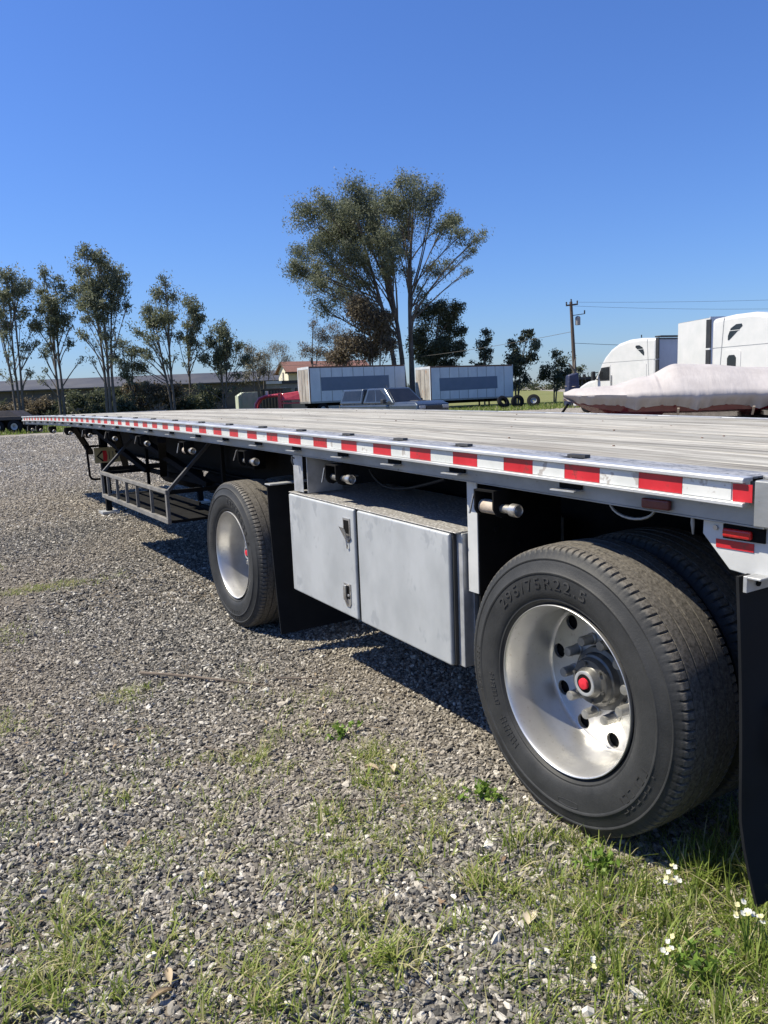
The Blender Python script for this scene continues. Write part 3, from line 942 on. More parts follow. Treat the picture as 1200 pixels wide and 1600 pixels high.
def hub_meshes():
    hub = MB().lathe([(.208, .118), (.188, .114), (.184, .098), (.160, .093), (.156, .085), (.142, .081), (.136, .078), (.134, .058), (.1285, .053), (.114, .0475), (.112, .0455), (.112, .0)], n=48)
    for k in range(6):
        t = k * math.pi / 3 + .3
        y, z = .069 * math.cos(t), .069 * math.sin(t)
        hub.cyl((.137, y, z), (.126, y, z), .0065, 6)
    ring = MB().lathe([(.1118, .0455), (.108, .045), (.1065, .041), (.1085, .0335), (.1118, .0335)], n=40)
    blk = MB().lathe([(.1117, .0335), (.1095, .0325), (.1095, .0)], n=32)
    red = MB().lathe([(.1093, .0205), (.101, .0195), (.0995, .0165), (.1005, .0105), (.099, .007), (.099, 0)], n=32)
    nut = MB().lathe([(.210, .0215), (.200, .0215), (.198, .0190), (.152, .0180), (.148, .0160), (.147, .0)], n=18)
    return (hub.mesh('hub', MT['hubsteel'], 35), ring.mesh('hub_ring', MT['galv'], 40), blk.mesh('hub_seal', MT['hole'], 40), red.mesh('hub_cap', MT['red_cap'], 40), nut.mesh('lug_nut', MT['nut'], 40))
TY, RM, HB = tyre_mesh(), rim_mesh(), hub_meshes()
BACKING = MB().lathe([(.240, .06), (.240, .272)], n=48).mesh('dark_backing_disc', MT['hole'])  # flat black disc added behind the hand holes to paint them dark

def sidewall_x(r):
    tab = [(.304, .002), (.331, -.011), (.352, -.017), (.385, -.021), (.410, -.0205), (.424, -.019), (.447, -.013), (.459, -.0085)]
    for (a, x0), (b, x1) in zip(tab, tab[1:]):
        if a <= r <= b:
            return x0 + (x1 - x0) * (r - a) / (b - a)
    return 0
def sidewall_text(s, size, r0, a0, name='sidewall_lettering', space=1.25, depth=.0032, arc=None):
    cu = bpy.data.curves.new('lettering', 'FONT')
    cu.body = s; cu.size = size; cu.extrude = .5; cu.space_character = space; cu.resolution_u = 3
    ob = bpy.data.objects.new('lettering', cu)
    COL.objects.link(ob)
    dg = bpy.context.evaluated_depsgraph_get()
    me = bpy.data.meshes.new_from_object(ob.evaluated_get(dg))
    me.name = name
    bpy.data.objects.remove(ob); bpy.data.curves.remove(cu)
    xs = [v.co.x for v in me.vertices]
    w = max(xs)
    for v in me.vertices:
        r = r0 + v.co.y
        a = a0 + (v.co.x / w - .5) * arc
        sx = sidewall_x(r)
        ax = sx - (depth if v.co.z > 0 else -.004)
        v.co = (ax, r * math.cos(a), r * math.sin(a))
    me.materials.clear(); me.materials.append(MT['letter'])
    me.update()
    return me
TXT = sidewall_text('295/75R22.5', .054, .363, rad(75), arc=rad(69))
def ribs_mesh():
    # unreadable moulded marks further round the sidewall: low raised bars and an oval
    mb = MB()
    rr = random.Random(4)
    def bar(a0, r0, a1, r1, wd=.0045):
        p = []
        for a, r in ((a0, r0), (a1, r1)):
            p.append(Vector((sidewall_x(r) - .0008, r * math.cos(a), r * math.sin(a))))
        mb.bar(p[0], p[1], wd, .003, up=(1, 0, 0))
    for base, cnt, r0, r1 in ((rad(200), 6, .385, .432), (rad(-16), 9, .414, .444), (rad(-52), 8, .342, .370), (rad(-25), 8, .348, .368)):
        for k in range(cnt):
            a = base + k * (.085 if r1 - r0 > .035 else .046)
            t = .045 if r1 - r0 > .035 else .024
            c = rr.randint(0, 3)
            bar(a, r0, a + rr.uniform(-.3, .6) * t, r1)
            if c != 1: bar(a, r1, a + t, r1, .003)
            if c != 0: bar(a, (r0 + r1) / 2, a + t, (r0 + r1) / 2, .003)
            if c > 1: bar(a, r0, a + t, r0, .003)
    pts = []
    for q in range(28):
        t = 2 * math.pi * q / 28
        a = rad(-97) + .115 * max(-1, min(1, 1.25 * math.cos(t))); r = .394 + .0115 * math.sin(t)
        pts.append((sidewall_x(r), r * math.cos(a), r * math.sin(a)))
    mb.tube(pts + pts[:1], .0016, 5)
    return mb.mesh('sidewall_marks', MT['letter'])
RIB = ribs_mesh()

def wheel(y, z, x=0., turn=0., flip=False, full=True):
    o = bpy.data.objects.new('wheel', None)
    COL.objects.link(o); o.parent = T
    o.location = (x - 1.27, y - 6, z)
    o.rotation_euler = (turn, 0, math.pi if flip else 0)
    put('tyre', TY, o)
    if full:
        put('sidewall_lettering', TXT, o); put('sidewall_marks', RIB, o)
    put('rim', RM, o, rot=(-turn, 0, 0))
    if full:
        put('dark_backing_disc', BACKING, o)
        for me in HB[:4]:
            put(me.name, me, o, rot=(-turn, 0, 0))
        for k in range(10):
            t = rad(-4 + 36 * k) - turn
            put('lug_nut', HB[4], o, (0, .1425 * math.cos(t), .1425 * math.sin(t)))
    return o
for (yy, zz, tn) in ((.312, .5062, 0), (3.440, .490, rad(52))):
    wheel(yy, zz, .0, tn)
    wheel(yy, zz, .60, 1., flip=True, full=False)
    wheel(yy, zz, WID, 2., flip=True)
    wheel(yy, zz, WID - .60, .4, full=False)
    mb = MB().cyl((.2, yy, zz), (WID - .2, yy, zz), .065, 20)
    mb.lathe([(.33, .10), (.33, .20), (.52, .20), (.52, .10)], (0, yy, zz), 24); mb.lathe([(WID - .33, .10), (WID - .33, .20), (WID - .52, .20), (WID - .52, .10)], (0, yy, zz), 24)
    P(mb, 'axle', MT['black'], smooth=40)
    for bx in (.80, 1.76):
        mb = MB().box(bx - .05, bx + .05, yy - .12, yy + .62, zz + .02, zz + .12)
        mb.prism([(bx - .06, yy + .45, TOP + zc(yy) - .565), (bx - .06, yy + .75, TOP + zc(yy) - .565), (bx - .06, yy + .66, zz), (bx - .06, yy + .5, zz)], (.12, 0, 0))
        mb.lathe([(zz + .121, .0), (zz + .121, .11), (zz + .16, .13), (zz + .22, .12), (TOP + zc(yy) - .566, .12), (TOP + zc(yy) - .566, 0)], (bx, yy - .05, 0), 20, ax='Z')
        P(mb, 'air_suspension', MT['black'], smooth=40)

# ---- mud flaps
def mud_flap(y, ztop, zbot, bend, x0, x1):
    mb = MB(); t = .009
    pr = []
    for k in range(13):
        s = k / 12
        z = ztop + (zbot - ztop) * s
        pr.append((y - bend(s), z))
    poly = [(x0, a, z) for a, z in pr] + [(x0, a + t, z) for a, z in pr[::-1]]
    vs = []; n = len(poly)
    m = 13
    V = []; F = []
    for k, (a, z) in enumerate(pr):
        V += [(x0, a, z), (x1, a - .0, z), (x1, a + t, z), (x0, a + t, z)]
    for k in range(m - 1):
        for i in range(4):
            j = (i + 1) % 4
            F.append((k * 4 + i, k * 4 + j, k * 4 + 4 + j, k * 4 + 4 + i))
    F += [(0, 1, 2, 3), ((m - 1) * 4 + 3, (m - 1) * 4 + 2, (m - 1) * 4 + 1, (m - 1) * 4)]
    mb.add(V, F)
    return P(mb, 'mud_flap', MT['flap'], smooth=40)
nb = lambda s: .028 * s + .012 * math.sin(s * 3) + .10 * max(0, s - .72) ** 1.5 * 4
f1 = mud_flap(-.325, 1.026, .10, nb, .022, .64)
mud_flap(-.325, 1.026, .10, nb, WID - .64, WID - .022)
fb = lambda s: .02 * s + .06 * s * s
f2 = mud_flap(2.785, 1.028, .105, fb, .010, .62)
mud_flap(2.785, 1.028, .105, fb, WID - .62, WID - .010)
for (yy, za, zb) in ((-.336, .985, 1.030),):
    for xx in (.024, WID - .64):
        mb = MB().box(xx, xx + .62, yy - .012, yy - .0005, za, zb)
        mb.box(xx, xx + .62, yy - .05, yy - .012, zb - .006, zb)
        o = P(mb, 'flap_bracket', MT['galv'], bevel=.001, seg=1)
        for hx in (.05, .30, .55):
            bb = MB().cyl((xx + hx, yy - .0165, (za + zb) / 2 - .002), (xx + hx, yy - .0122, (za + zb) / 2 - .002), .009, 14).build('bolt', MT['black'], o, world=False)
            bb.data.transform(Matrix.Translation((-1.27, -6, 0)))
for xx in (.0, WID - .62):
    mb = MB().box(xx, xx + .62, 2.72, 2.80, 1.0285, 1.037)
    P(mb, 'flap_bracket', MT['galv'], bevel=.002)
# worn printed emblem on the rear flap: a ring with a leaf shape
mb = MB()
pts = []
for q in range(24):
    t = 2 * math.pi * q / 24
    pts.append((.215 + .085 * math.cos(t), -.3715, .545 + .105 * math.sin(t)))
mb.tube(pts + pts[:1], .006, 5)
mb.bar((.13, -.3715, .64), (.25, -.3715, .615), .004, .014, up=(0, 0, 1)); mb.bar((.20, -.3715, .50), (.27, -.3715, .58), .004, .05)
o = mb.build('flap_emblem', MT['sign_yellow'], f1, world=False); o.data.transform(Matrix.Translation((-1.27, -6, 0)))

# ---- tool box with two doors
def tz(y):
    return zc(y) - zc(1.8)
def tb_box(mb, x0, x1, y0, y1, z0, z1):
    mb.hexa([(x0, y0, z0 + tz(y0)), (x1, y0, z0 + tz(y0)), (x1, y1, z0 + tz(y1)), (x0, y1, z0 + tz(y1))],
            [(x0, y0, z1 + tz(y0)), (x1, y0, z1 + tz(y0)), (x1, y1, z1 + tz(y1)), (x0, y1, z1 + tz(y1))])
    return mb
mb = tb_box(MB(), .077, .66, .955, 2.575, .402, .982)
tbx = P(mb, 'tool_box', MT['galv'], bevel=.004)
def sub(mb, name, m, parent, **kw):
    o = mb.build(name, m, parent, world=False, **kw)
    o.data.transform(Matrix.Translation((-1.27, -6, 0)))
    return o
for (y0, y1) in ((1.005, 1.768), (1.800, 2.560)):
    mb = tb_box(MB(), .043, .0755, y0, y1, .402, .978)
    sub(mb, 'box_door', MT['box_alu'], tbx, bevel=.009, seg=3)
mb = tb_box(MB(), .057, .0765, 1.7685, 1.7995, .406, .978)
sub(mb, 'door_gap', MT['hole'], tbx)
mb = tb_box(MB(), .059, .0768, .993, 1.0045, .406, .976)
sub(mb, 'door_seal', MT['trim'], tbx)
mb = tb_box(MB(), .051, .66, .966, 2.572, .9825, .988)
sub(mb, 'box_lid', MT['diamond'], tbx, bevel=.0015, seg=1)
for xx in (.13, .25, .37):
    mb = MB().box(xx, xx + .02, .948, .9545, .40, .95)
    sub(mb, 'box_rib', MT['galv'], tbx)
# latches: upper open one hanging loose, lower paddle latch with key
def latch(yc, zc_, opened):
    mb = MB()
    d = .0425
    pl = [(yc - .036, zc_ + .060), (yc + .036, zc_ + .060), (yc + .036, zc_ - .035), (yc + .012, zc_ - .066), (yc - .020, zc_ - .066), (yc - .036, zc_ - .045)]
    mb.prism([(d, a, b) for a, b in pl], (-.004, 0, 0))
    o = sub(mb, 'latch_plate', MT['steel'], tbx, bevel=.0015)
    rc = MB().box(d - .0055, d - .0042, yc - .024, yc + .026, zc_ - .02, zc_ + .048)
    sub(rc, 'latch_recess', MT['hole'], tbx)
    if opened:
        hb = MB().hexa([(d - .006, yc - .018, zc_ - .045), (d - .004, yc + .018, zc_ - .045), (d - .010, yc + .02, zc_ - .04), (d - .016, yc - .02, zc_ - .04)],
                       [(d - .03, yc - .02, zc_ + .012), (d - .028, yc + .02, zc_ + .012), (d - .038, yc + .02, zc_ + .018), (d - .042, yc - .02, zc_ + .018)])
        hb.tube([(d - .012, yc - .006, zc_ - .05), (d - .010, yc - .012, zc_ - .085), (d - .006, yc - .004, zc_ - .098)], .004, 6)
        sub(hb, 'latch_handle', MT['steel'], tbx)
    else:
        hb = MB().box(d - .016, d - .006, yc - .002, yc + .024, zc_ - .03, zc_ + .050)
        hb.cyl((d - .006, yc - .022, zc_ + .0), (d - .013, yc - .022, zc_ + .0), .008, 10)
        sub(hb, 'latch_handle', MT['steel'], tbx, bevel=.003)
latch(1.872, .868, True)
latch(1.893, .520, False)

# ---- hangers that carry the tool box
mb = MB()
for (x0, x1, y0, y1) in ((.07, .074, 2.41, 2.53), (.074, .13, 2.525, 2.53), (.074, .30, 2.36, 2.366)):
    mb.box(x0, x1, y0, y1, 1.008, TOP + zc(2.4) - .14)
hg = P(mb, 'box_hanger', MT['galv'], bevel=.002)
mb = MB().box(.096, .1015, .878, .942, .72, TOP + zc(.85) - .14)
P(mb, 'hanger_strip', MT['paint_white'], bevel=.001, seg=1)  # pale hanger face, cut short to imitate where its sunlit part ends
mb = MB().box(.102, .56, .874, .882, .34, TOP + zc(.85) - .14)
o = P(mb, 'hanger_plate', MT['black'])
for q, (hx, hz) in enumerate(((.15, .98), (.28, .9), (.40, .8), (.3, 1.05), (.2, .7))):
    sub(MB().cyl((hx + .04, .8655, hz), (hx + .04, .8735, hz), .012, 8), 'bolt', MT['black'], o)
# air line fitting beside the front hanger
mb = MB()
mb.lathe([(2.245, .0), (2.245, .030), (2.255, .036), (2.27, .036), (2.285, .028), (2.2995, .028), (2.2995, 0)], (.20, 0, 1.14), 20, ax='Y')
P(mb, 'air_fitting', MT['galv'], smooth=40)
pts = [(.42, 2.25 - .02 * k - .25 * (k / 11) ** 2 * 2, 1.12 - .09 * math.sin(k / 11 * 3.1)) for k in range(12)]
P(MB().tube(pts, .008, 8), 'air_hose', MT['trim'], smooth=60)
P(MB().tube([(.052, 2.47, 1.20), (.04, 2.475, 1.215), (.035, 2.47, 1.19), (.042, 2.465, 1.165)], .005, 6), 'wire_hook', MT['trim'], smooth=60)

# ---- dunnage rack hung under the deck
rk = bpy.data.objects.new('dunnage_rack', None); COL.objects.link(rk); rk.parent = T
rk.location = (-1.27, -6, 0)
def rsub(mb, name, m, **kw):
    return mb.build(name, m, rk, world=False, **kw)
RA, RB = 4.885, 7.36
zt, zb = .815, .525
rsub(MB().box(-.010, .026, RA, RB, zt - .034, zt), 'top_rail', MT['rack'], bevel=.003)
rsub(MB().box(-.008, .024, RA, RB, zb, zb + .042), 'bottom_rail', MT['rack'], bevel=.003)
for yy in (RA + .02, RA + .50, RA + .99, RA + 1.39, RA + 1.78, RA + 2.18, RB - .02):
    wd = .02 if yy in (RA + .02, RB - .02) else .009
    rsub(MB().box(-.006, .022, yy - wd, yy + wd, zb + .0425, zt - .0345), 'upright', MT['rack'], bevel=.002)
rsub(MB().box(.50, .53, RA, RB, zb, zb + .05), 'back_rail', MT['black'])
rsub(MB().box(.50, .53, RA, RB, zt - .05, zt), 'back_rail', MT['black'])
rsub(MB().box(.27, .29, RA, RB, zt - .16, zt - .13), 'middle_rail', MT['black'])
for k in range(7):
    yy = RA + .03 + k * (RB - RA - .06) / 6
    rsub(MB().box(.027, .4995, yy - .02, yy + .02, zb + .002, zb + .02), 'floor_slat', MT['black'])
rsub(MB().box(.027, .4995, RA + .01, RB - .01, zb + .0205, zb + .026), 'floor_plate', MT['black'])
for yy, sgn in ((RA + .02, 1), (RB - .02, -1)):
    rsub(MB().bar((.01, yy, zt - .02), (.46, yy - .02 * sgn, 1.24), .035, .025), 'hanger_arm', MT['under'])
    rsub(MB().box(.027, .4995, yy - .015, yy + .015, zt - .04, zt - .005), 'end_rail', MT['black'])
    rsub(MB().box(.5005, .5295, yy - .02, yy + .02, zb + .051, 1.22), 'back_post', MT['black'])
# braces between rack and deck frame
for a, b in (((.10, 5.25, 1.22), (.45, 6.5, .80)), ((.45, 5.1, .80), (.12, 6.3, 1.24)), ((.12, 7.0, 1.25), (.5, 8.3, .8)), ((.45, 7.1, .8), (.12, 8.0, 1.26)), ((.12, 9.3, 1.27), (.5, 10.3, .85))):
    P(MB().bar(a, b, .07, .05), 'diagonal_brace', MT['black'])
P(MB().box(.56, .66, 4.3, 8.9, .98, 1.19), 'air_tank_rail', MT['black'])
for yy in (5.3, 6.9):
    mb = MB().lathe([(yy, .0), (yy + .04, .10), (yy + .10, .13), (yy + .95, .13), (yy + 1.01, .10), (yy + 1.05, 0)], (.92, 0, .70), 24, ax='Y')
    P(mb, 'air_tank', MT['black'], smooth=50)
# ---- landing gear with crank handle and warning board
for lx in (.55, WID - .65):
    mb = MB().box(lx, lx + .10, 9.86, 9.97, .28, TOP + zc(9.9) - .145)
    mb.box(lx + .012, lx + .088, 9.872, 9.958, .03, .2795)
    lg = P(mb, 'landing_leg', MT['black'], bevel=.004)
    sub(MB().box(lx - .07, lx + .17, 9.80, 10.04, -.012, .0295), 'foot_plate', MT['galv'], lg, bevel=.004)
P(MB().bar((.66, 9.91, .62), (WID - .66, 9.91, .62), .07, .07), 'leg_brace', MT['black'])
P(MB().bar((.66, 9.93, 1.15), (WID - .66, 9.93, .68), .05, .05), 'leg_brace', MT['black'])
P(MB().bar((.60, 9.95, .55), (.85, 11.2, 1.2), .05, .05), 'leg_brace', MT['black'])
P(MB().tube([(.56, 9.78, .97), (.36, 9.78, .972), (.345, 9.78, .955), (.355, 9.78, .56), (.375, 9.78, .52), (.42, 9.78, .505), (.56, 9.78, .51)], .016, 8), 'crank_handle', MT['black'], smooth=60)
P(MB().cyl((.37, 9.78, .945), (.32, 9.78, .985), .026, 12), 'crank_pivot', MT['black'], smooth=40)
sg = P(MB().box(.445, 1.02, 9.80, 9.815, .728, .945), 'warning_board', MT['sign_yellow'], bevel=.002)
sub(MB().box(.445, 1.02, 9.792, 9.7995, .918, .943), 'board_lip', MT['sign_yellow'], sg)
def flat(poly, name, m, y=9.7985):
    sub(MB().prism([(x, y, z) for x, z in poly], (0, .0012, 0)), name, m, sg)
flat([(.470, .824), (.545, .900), (.560, .900), (.560, .880), (.497, .824), (.560, .768), (.560, .748), (.545, .748)], 'printed_arrow', MT['hole'])
flat([(.5605, .900), (.610, .900), (.622, .824), (.610, .748), (.5605, .748)], 'printed_panel', MT['tape_red'])
for q in range(6):
    x0 = .640 + q * .052
    flat([(x0, .885), (x0 + .012, .885), (x0 + .012, .770), (x0, .770)], 'printed_bar', MT['trim'])
# front bulkhead lip and king pin plate
P(MB().box(.02, WID - .02, Y1 - .02, Y1 + .02, TOP + zc(Y1) - .135, TOP + zc(Y1) - .003), 'front_sill', MT['alu_dull'], bevel=.004)
P(MB().box(.7, 1.86, 11.4, 13.1, TOP + zc(12.3) - .33, TOP + zc(12.3) - .31), 'king_pin_plate', MT['black'])

# ------------------------------------------------------------------ surroundings
R0 = math.atan2(-.5328, .8462)      # heading of the row of parked things at the far side of the yard

def lerp(a, b, t): return a + (b - a) * t
def quad_panel(corners, uv, off, thick):
    """a raised panel on a four-cornered face; corners bl, br, tr, tl; uv polygon in 0..1"""
    bl, br, tr, tl = [Vector(c) for c in corners]
    n = (br - bl).cross(tl - bl).normalized()
    pts = []
    for u, v in uv:
        p = bl.lerp(br, u).lerp(tl.lerp(tr, u), v)
        pts.append(p + n * off)
    return MB().prism(pts, n * thick)

# ---- box trailers
def box_trailer(name, label, loc, rz, L=8.4, W=2.5, z0=1.0, H=2.85, patch=None, group=None, wheels=True, panel=.93, door=True):
    t = thing(name, label, 'trailer', loc, rz, group)
    MB().box(.02, L - .02, .02, W - .02, z0 + .05, z0 + H - .03).build('body', MT['greybox'], t)
    n = max(2, int(round(L / panel)))
    for k in range(n):
        x0 = L * k / n; x1 = L * (k + 1) / n
        MB().box(x0 + .025, x1 - .025, -.006, .0195, z0 + .14, z0 + H - .12).build('side_panel', MT['trl_white'], t)
    for (a, b, nm) in ((z0, z0 + .139, 'bottom_rail'), (z0 + H - .119, z0 + H, 'top_rail')):
        MB().box(0, L, -.018, .0195, a, b).build(nm, MT['alu_dull'] if nm == 'bottom_rail' else (MT['rust'] if door else MT['trl_white']), t)
    for x0 in (-.012, L - .06):
        MB().box(x0, x0 + .072, -.022, .02, z0 + .01, z0 + H + .004).build('corner_post', MT['rust'] if x0 < 0 and door else MT['trl_white'], t)
    if patch:
        x0, x1, a, b = patch
        MB().add([], []).prism([(x0, -.0065, z0 + a), (x1, -.0065, z0 + a + .05), (x1 - .03, -.0065, z0 + b), (x0 - .02, -.0065, z0 + b - .03)], (0, -.006, 0)).build('painted_patch', MT['trl_patch'], t)
    if door:
        d = MB().box(-.02, .0195, .12, W - .12, z0 + .15, z0 + H - .20).build('rear_door', MT['trl_door'], t)
        for yy in (.9, W - .9):
            MB().cyl((-.045, yy, z0 + .2), (-.045, yy, z0 + H - .25), .014, 8).build('lock_rod', MT['trl_door'], d)
        MB().box(-.03, .0195, .0, .1195, z0, z0 + H).build('door_post', MT['trl_white'], t)
        MB().box(-.03, .0195, W - .1195, W, z0, z0 + H).build('door_post', MT['trl_white'], t)
        MB().box(-.03, .0195, .12, W - .12, z0 + H - .199, z0 + H).build('door_header', MT['trl_white'], t)
        MB().box(-.05, .0195, .12, W - .12, z0, z0 + .1495).build('bumper_sill', MT['alu_dull'], t)
    if not door:
        MB().box(-.008, .0195, .02, W - .02, z0 + .02, z0 + H - .05).build('front_wall', MT['white_paint'], t)
    MB().box(.3, L - .3, .5, W - .5, z0 - .25, z0 - .001).build('chassis', MT['black'], t)
    if wheels:
        for x0 in (1.1,):
            for y0 in (.05, W - .32):
                m_ = MB().lathe([(0, .20), (0, .44), (.04, .49), (.23, .49), (.27, .44), (.27, .20)], (x0, y0, .49), 24, ax='Y')
                wh = m_.build('wheel', MT['flap'], t, smooth=40)
                MB().lathe([(.02, 0), (.05, .19), (-.002, .20), (-.002, .22), (.02, .22)], (x0, y0, .49), 20, ax='Y').build('rim', MT['hubgrey'], wh, smooth=40)
        for y0 in (.45, W - .55):
            MB().box(L - 2.2, L - 2.1, y0, y0 + .1, .05, z0 - .2).build('landing_leg', MT['black'], t)
    return t

t1 = box_trailer('box_trailer', 'white panelled box trailer with rust stained rear doors behind the grey pickup', (26.1, 53.9, -.05), R0 + rad(27), L=8.6, z0=.98, H=2.88, patch=(1.0, 7.1, .95, 2.05), group='old box trailers at the back of the yard')
t2 = box_trailer('box_trailer', 'white panelled box trailer standing alone right of the large tree trunk', (35.35, 50.4, -.25), R0 + rad(27), L=8.2, z0=.95, H=2.82, patch=(.85, 6.6, .80, 1.88), group='old box trailers at the back of the yard')
BOXP = (26.0, 18.15, 0)
box_trailer('box_trailer', 'plain clean white box trailer parked between the two white semi trucks', BOXP, R0 + rad(8), L=9, z0=1.1, H=2.93, panel=1.2, wheels=True, door=False)

# ---- grey pickup with a canopy
def pickup():
    t = thing('pickup_truck', 'grey crew cab pickup with a canopy over its bed parked beyond the trailer', 'pickup truck', (17.95, 29.3, -.05), R0 + rad(-53))
    t.scale = (1.1, 1, 1)
    c = MT['truck_pickup']
    W = .93
    def frus(x0, x1, z0, X0, X1, z1, w0, w1, nm, m, bev=.05):
        return MB().hexa([(x0, -w0, z0), (x1, -w0, z0), (x1, w0, z0), (x0, w0, z0)], [(X0, -w1, z1), (X1, -w1, z1), (X1, w1, z1), (X0, w1, z1)]).build(nm, m, t, bevel=bev, seg=3, smooth=40)
    frus(-2.8, 2.75, .48, -2.8, 2.76, 1.06, W, W, 'body', c, .08)
    frus(1.15, 2.76, 1.0, 1.10, 2.50, 1.17, W - .03, W - .12, 'hood', c, .06)
    frus(1.5, 2.1, 1.166, 1.55, 2.0, 1.215, .28, .22, 'hood_scoop', MT['trim'], .02)
    zr = 1.82
    frus(-1.02, 1.22, 1.095, -.82, .42, zr, W - .02, W - .20, 'cab', c, .07)
    frus(-2.78, -1.06, 1.095, -2.62, -1.08, zr - .02, W - .01, W - .16, 'canopy', c, .06)
    # windows
    def side(sgn, x0, x1, X0, X1, w0, w1, uv, nm):
        a = [(x0, sgn * w0, 1.095), (x1, sgn * w0, 1.095), (X1, sgn * w1, zr), (X0, sgn * w1, zr)]
        if sgn > 0:
            a = [a[1], a[0], a[3], a[2]]; uv = [(1 - u, v) for u, v in uv][::-1]
        quad_panel(a, uv, .003, .006).build(nm, MT['glass'], t)
    for s in (-1, 1):
        side(s, -1.02, 1.22, -.82, .42, W - .02, W - .20, [(.10, .16), (.42, .16), (.42, .88), (.12, .88)], 'side_window')
        side(s, -1.02, 1.22, -.82, .42, W - .02, W - .20, [(.47, .16), (.83, .16), (.84, .55), (.74, .88), (.47, .88)], 'side_window')
        side(s, -2.78, -1.06, -2.62, -1.08, W - .01, W - .16, [(.10, .22), (.92, .22), (.92, .86), (.12, .86)], 'canopy_window')
        MB().box(.62, .82, s * (W + .16) - .09, s * (W + .16) + .09, 1.12, 1.30).build('mirror', MT['trim'], t, bevel=.03)
        MB().bar((.72, s * (W - .06), 1.14), (.72, s * (W + .1), 1.18), .05, .04).build('mirror_arm', MT['trim'], t)
        for x0 in (1.85, -1.75):
            y0 = s * .93 - (.12 if s > 0 else .12)
            wh = MB().lathe([(-.12, .20), (-.12, .34), (-.09, .39), (.09, .39), (.12, .34), (.12, .2)], (x0, s * .84, .39), 24, ax='Y').build('wheel', MT['flap'], t, smooth=40)
            MB().lathe([(-.10 * -s, 0), (-.10 * -s, .21), (.118 * s, .21), (.118 * s, .23)], (x0, s * .84, .39), 20, ax='Y').build('rim', MT['hubgrey'], wh, smooth=40)
        MB().box(2.70, 2.80, s * .66 - .17, s * .66 + .17, .84, .98).build('headlight', MT['hubgrey'], t, bevel=.02)
    ws = [(1.22, -W + .02, 1.095), (1.22, W - .02, 1.095), (.42, W - .2, zr), (.42, -W + .2, zr)]
    quad_panel(ws, [(.07, .12), (.93, .12), (.92, .90), (.08, .90)], .003, .006).build('windshield', MT['glass'], t)
    MB().box(2.765, 2.81, -.46, .46, .70, .98).build('grille', MT['trim'], t, bevel=.02)
    MB().box(2.74, 2.92, -.9, .9, .5, .72).build('bumper', MT['trim'], t, bevel=.04)
    MB().cyl((-.5, .2, zr), (-.6, .2, zr + .14), .012, 6).build('antenna', MT['trim'], t)
pickup()

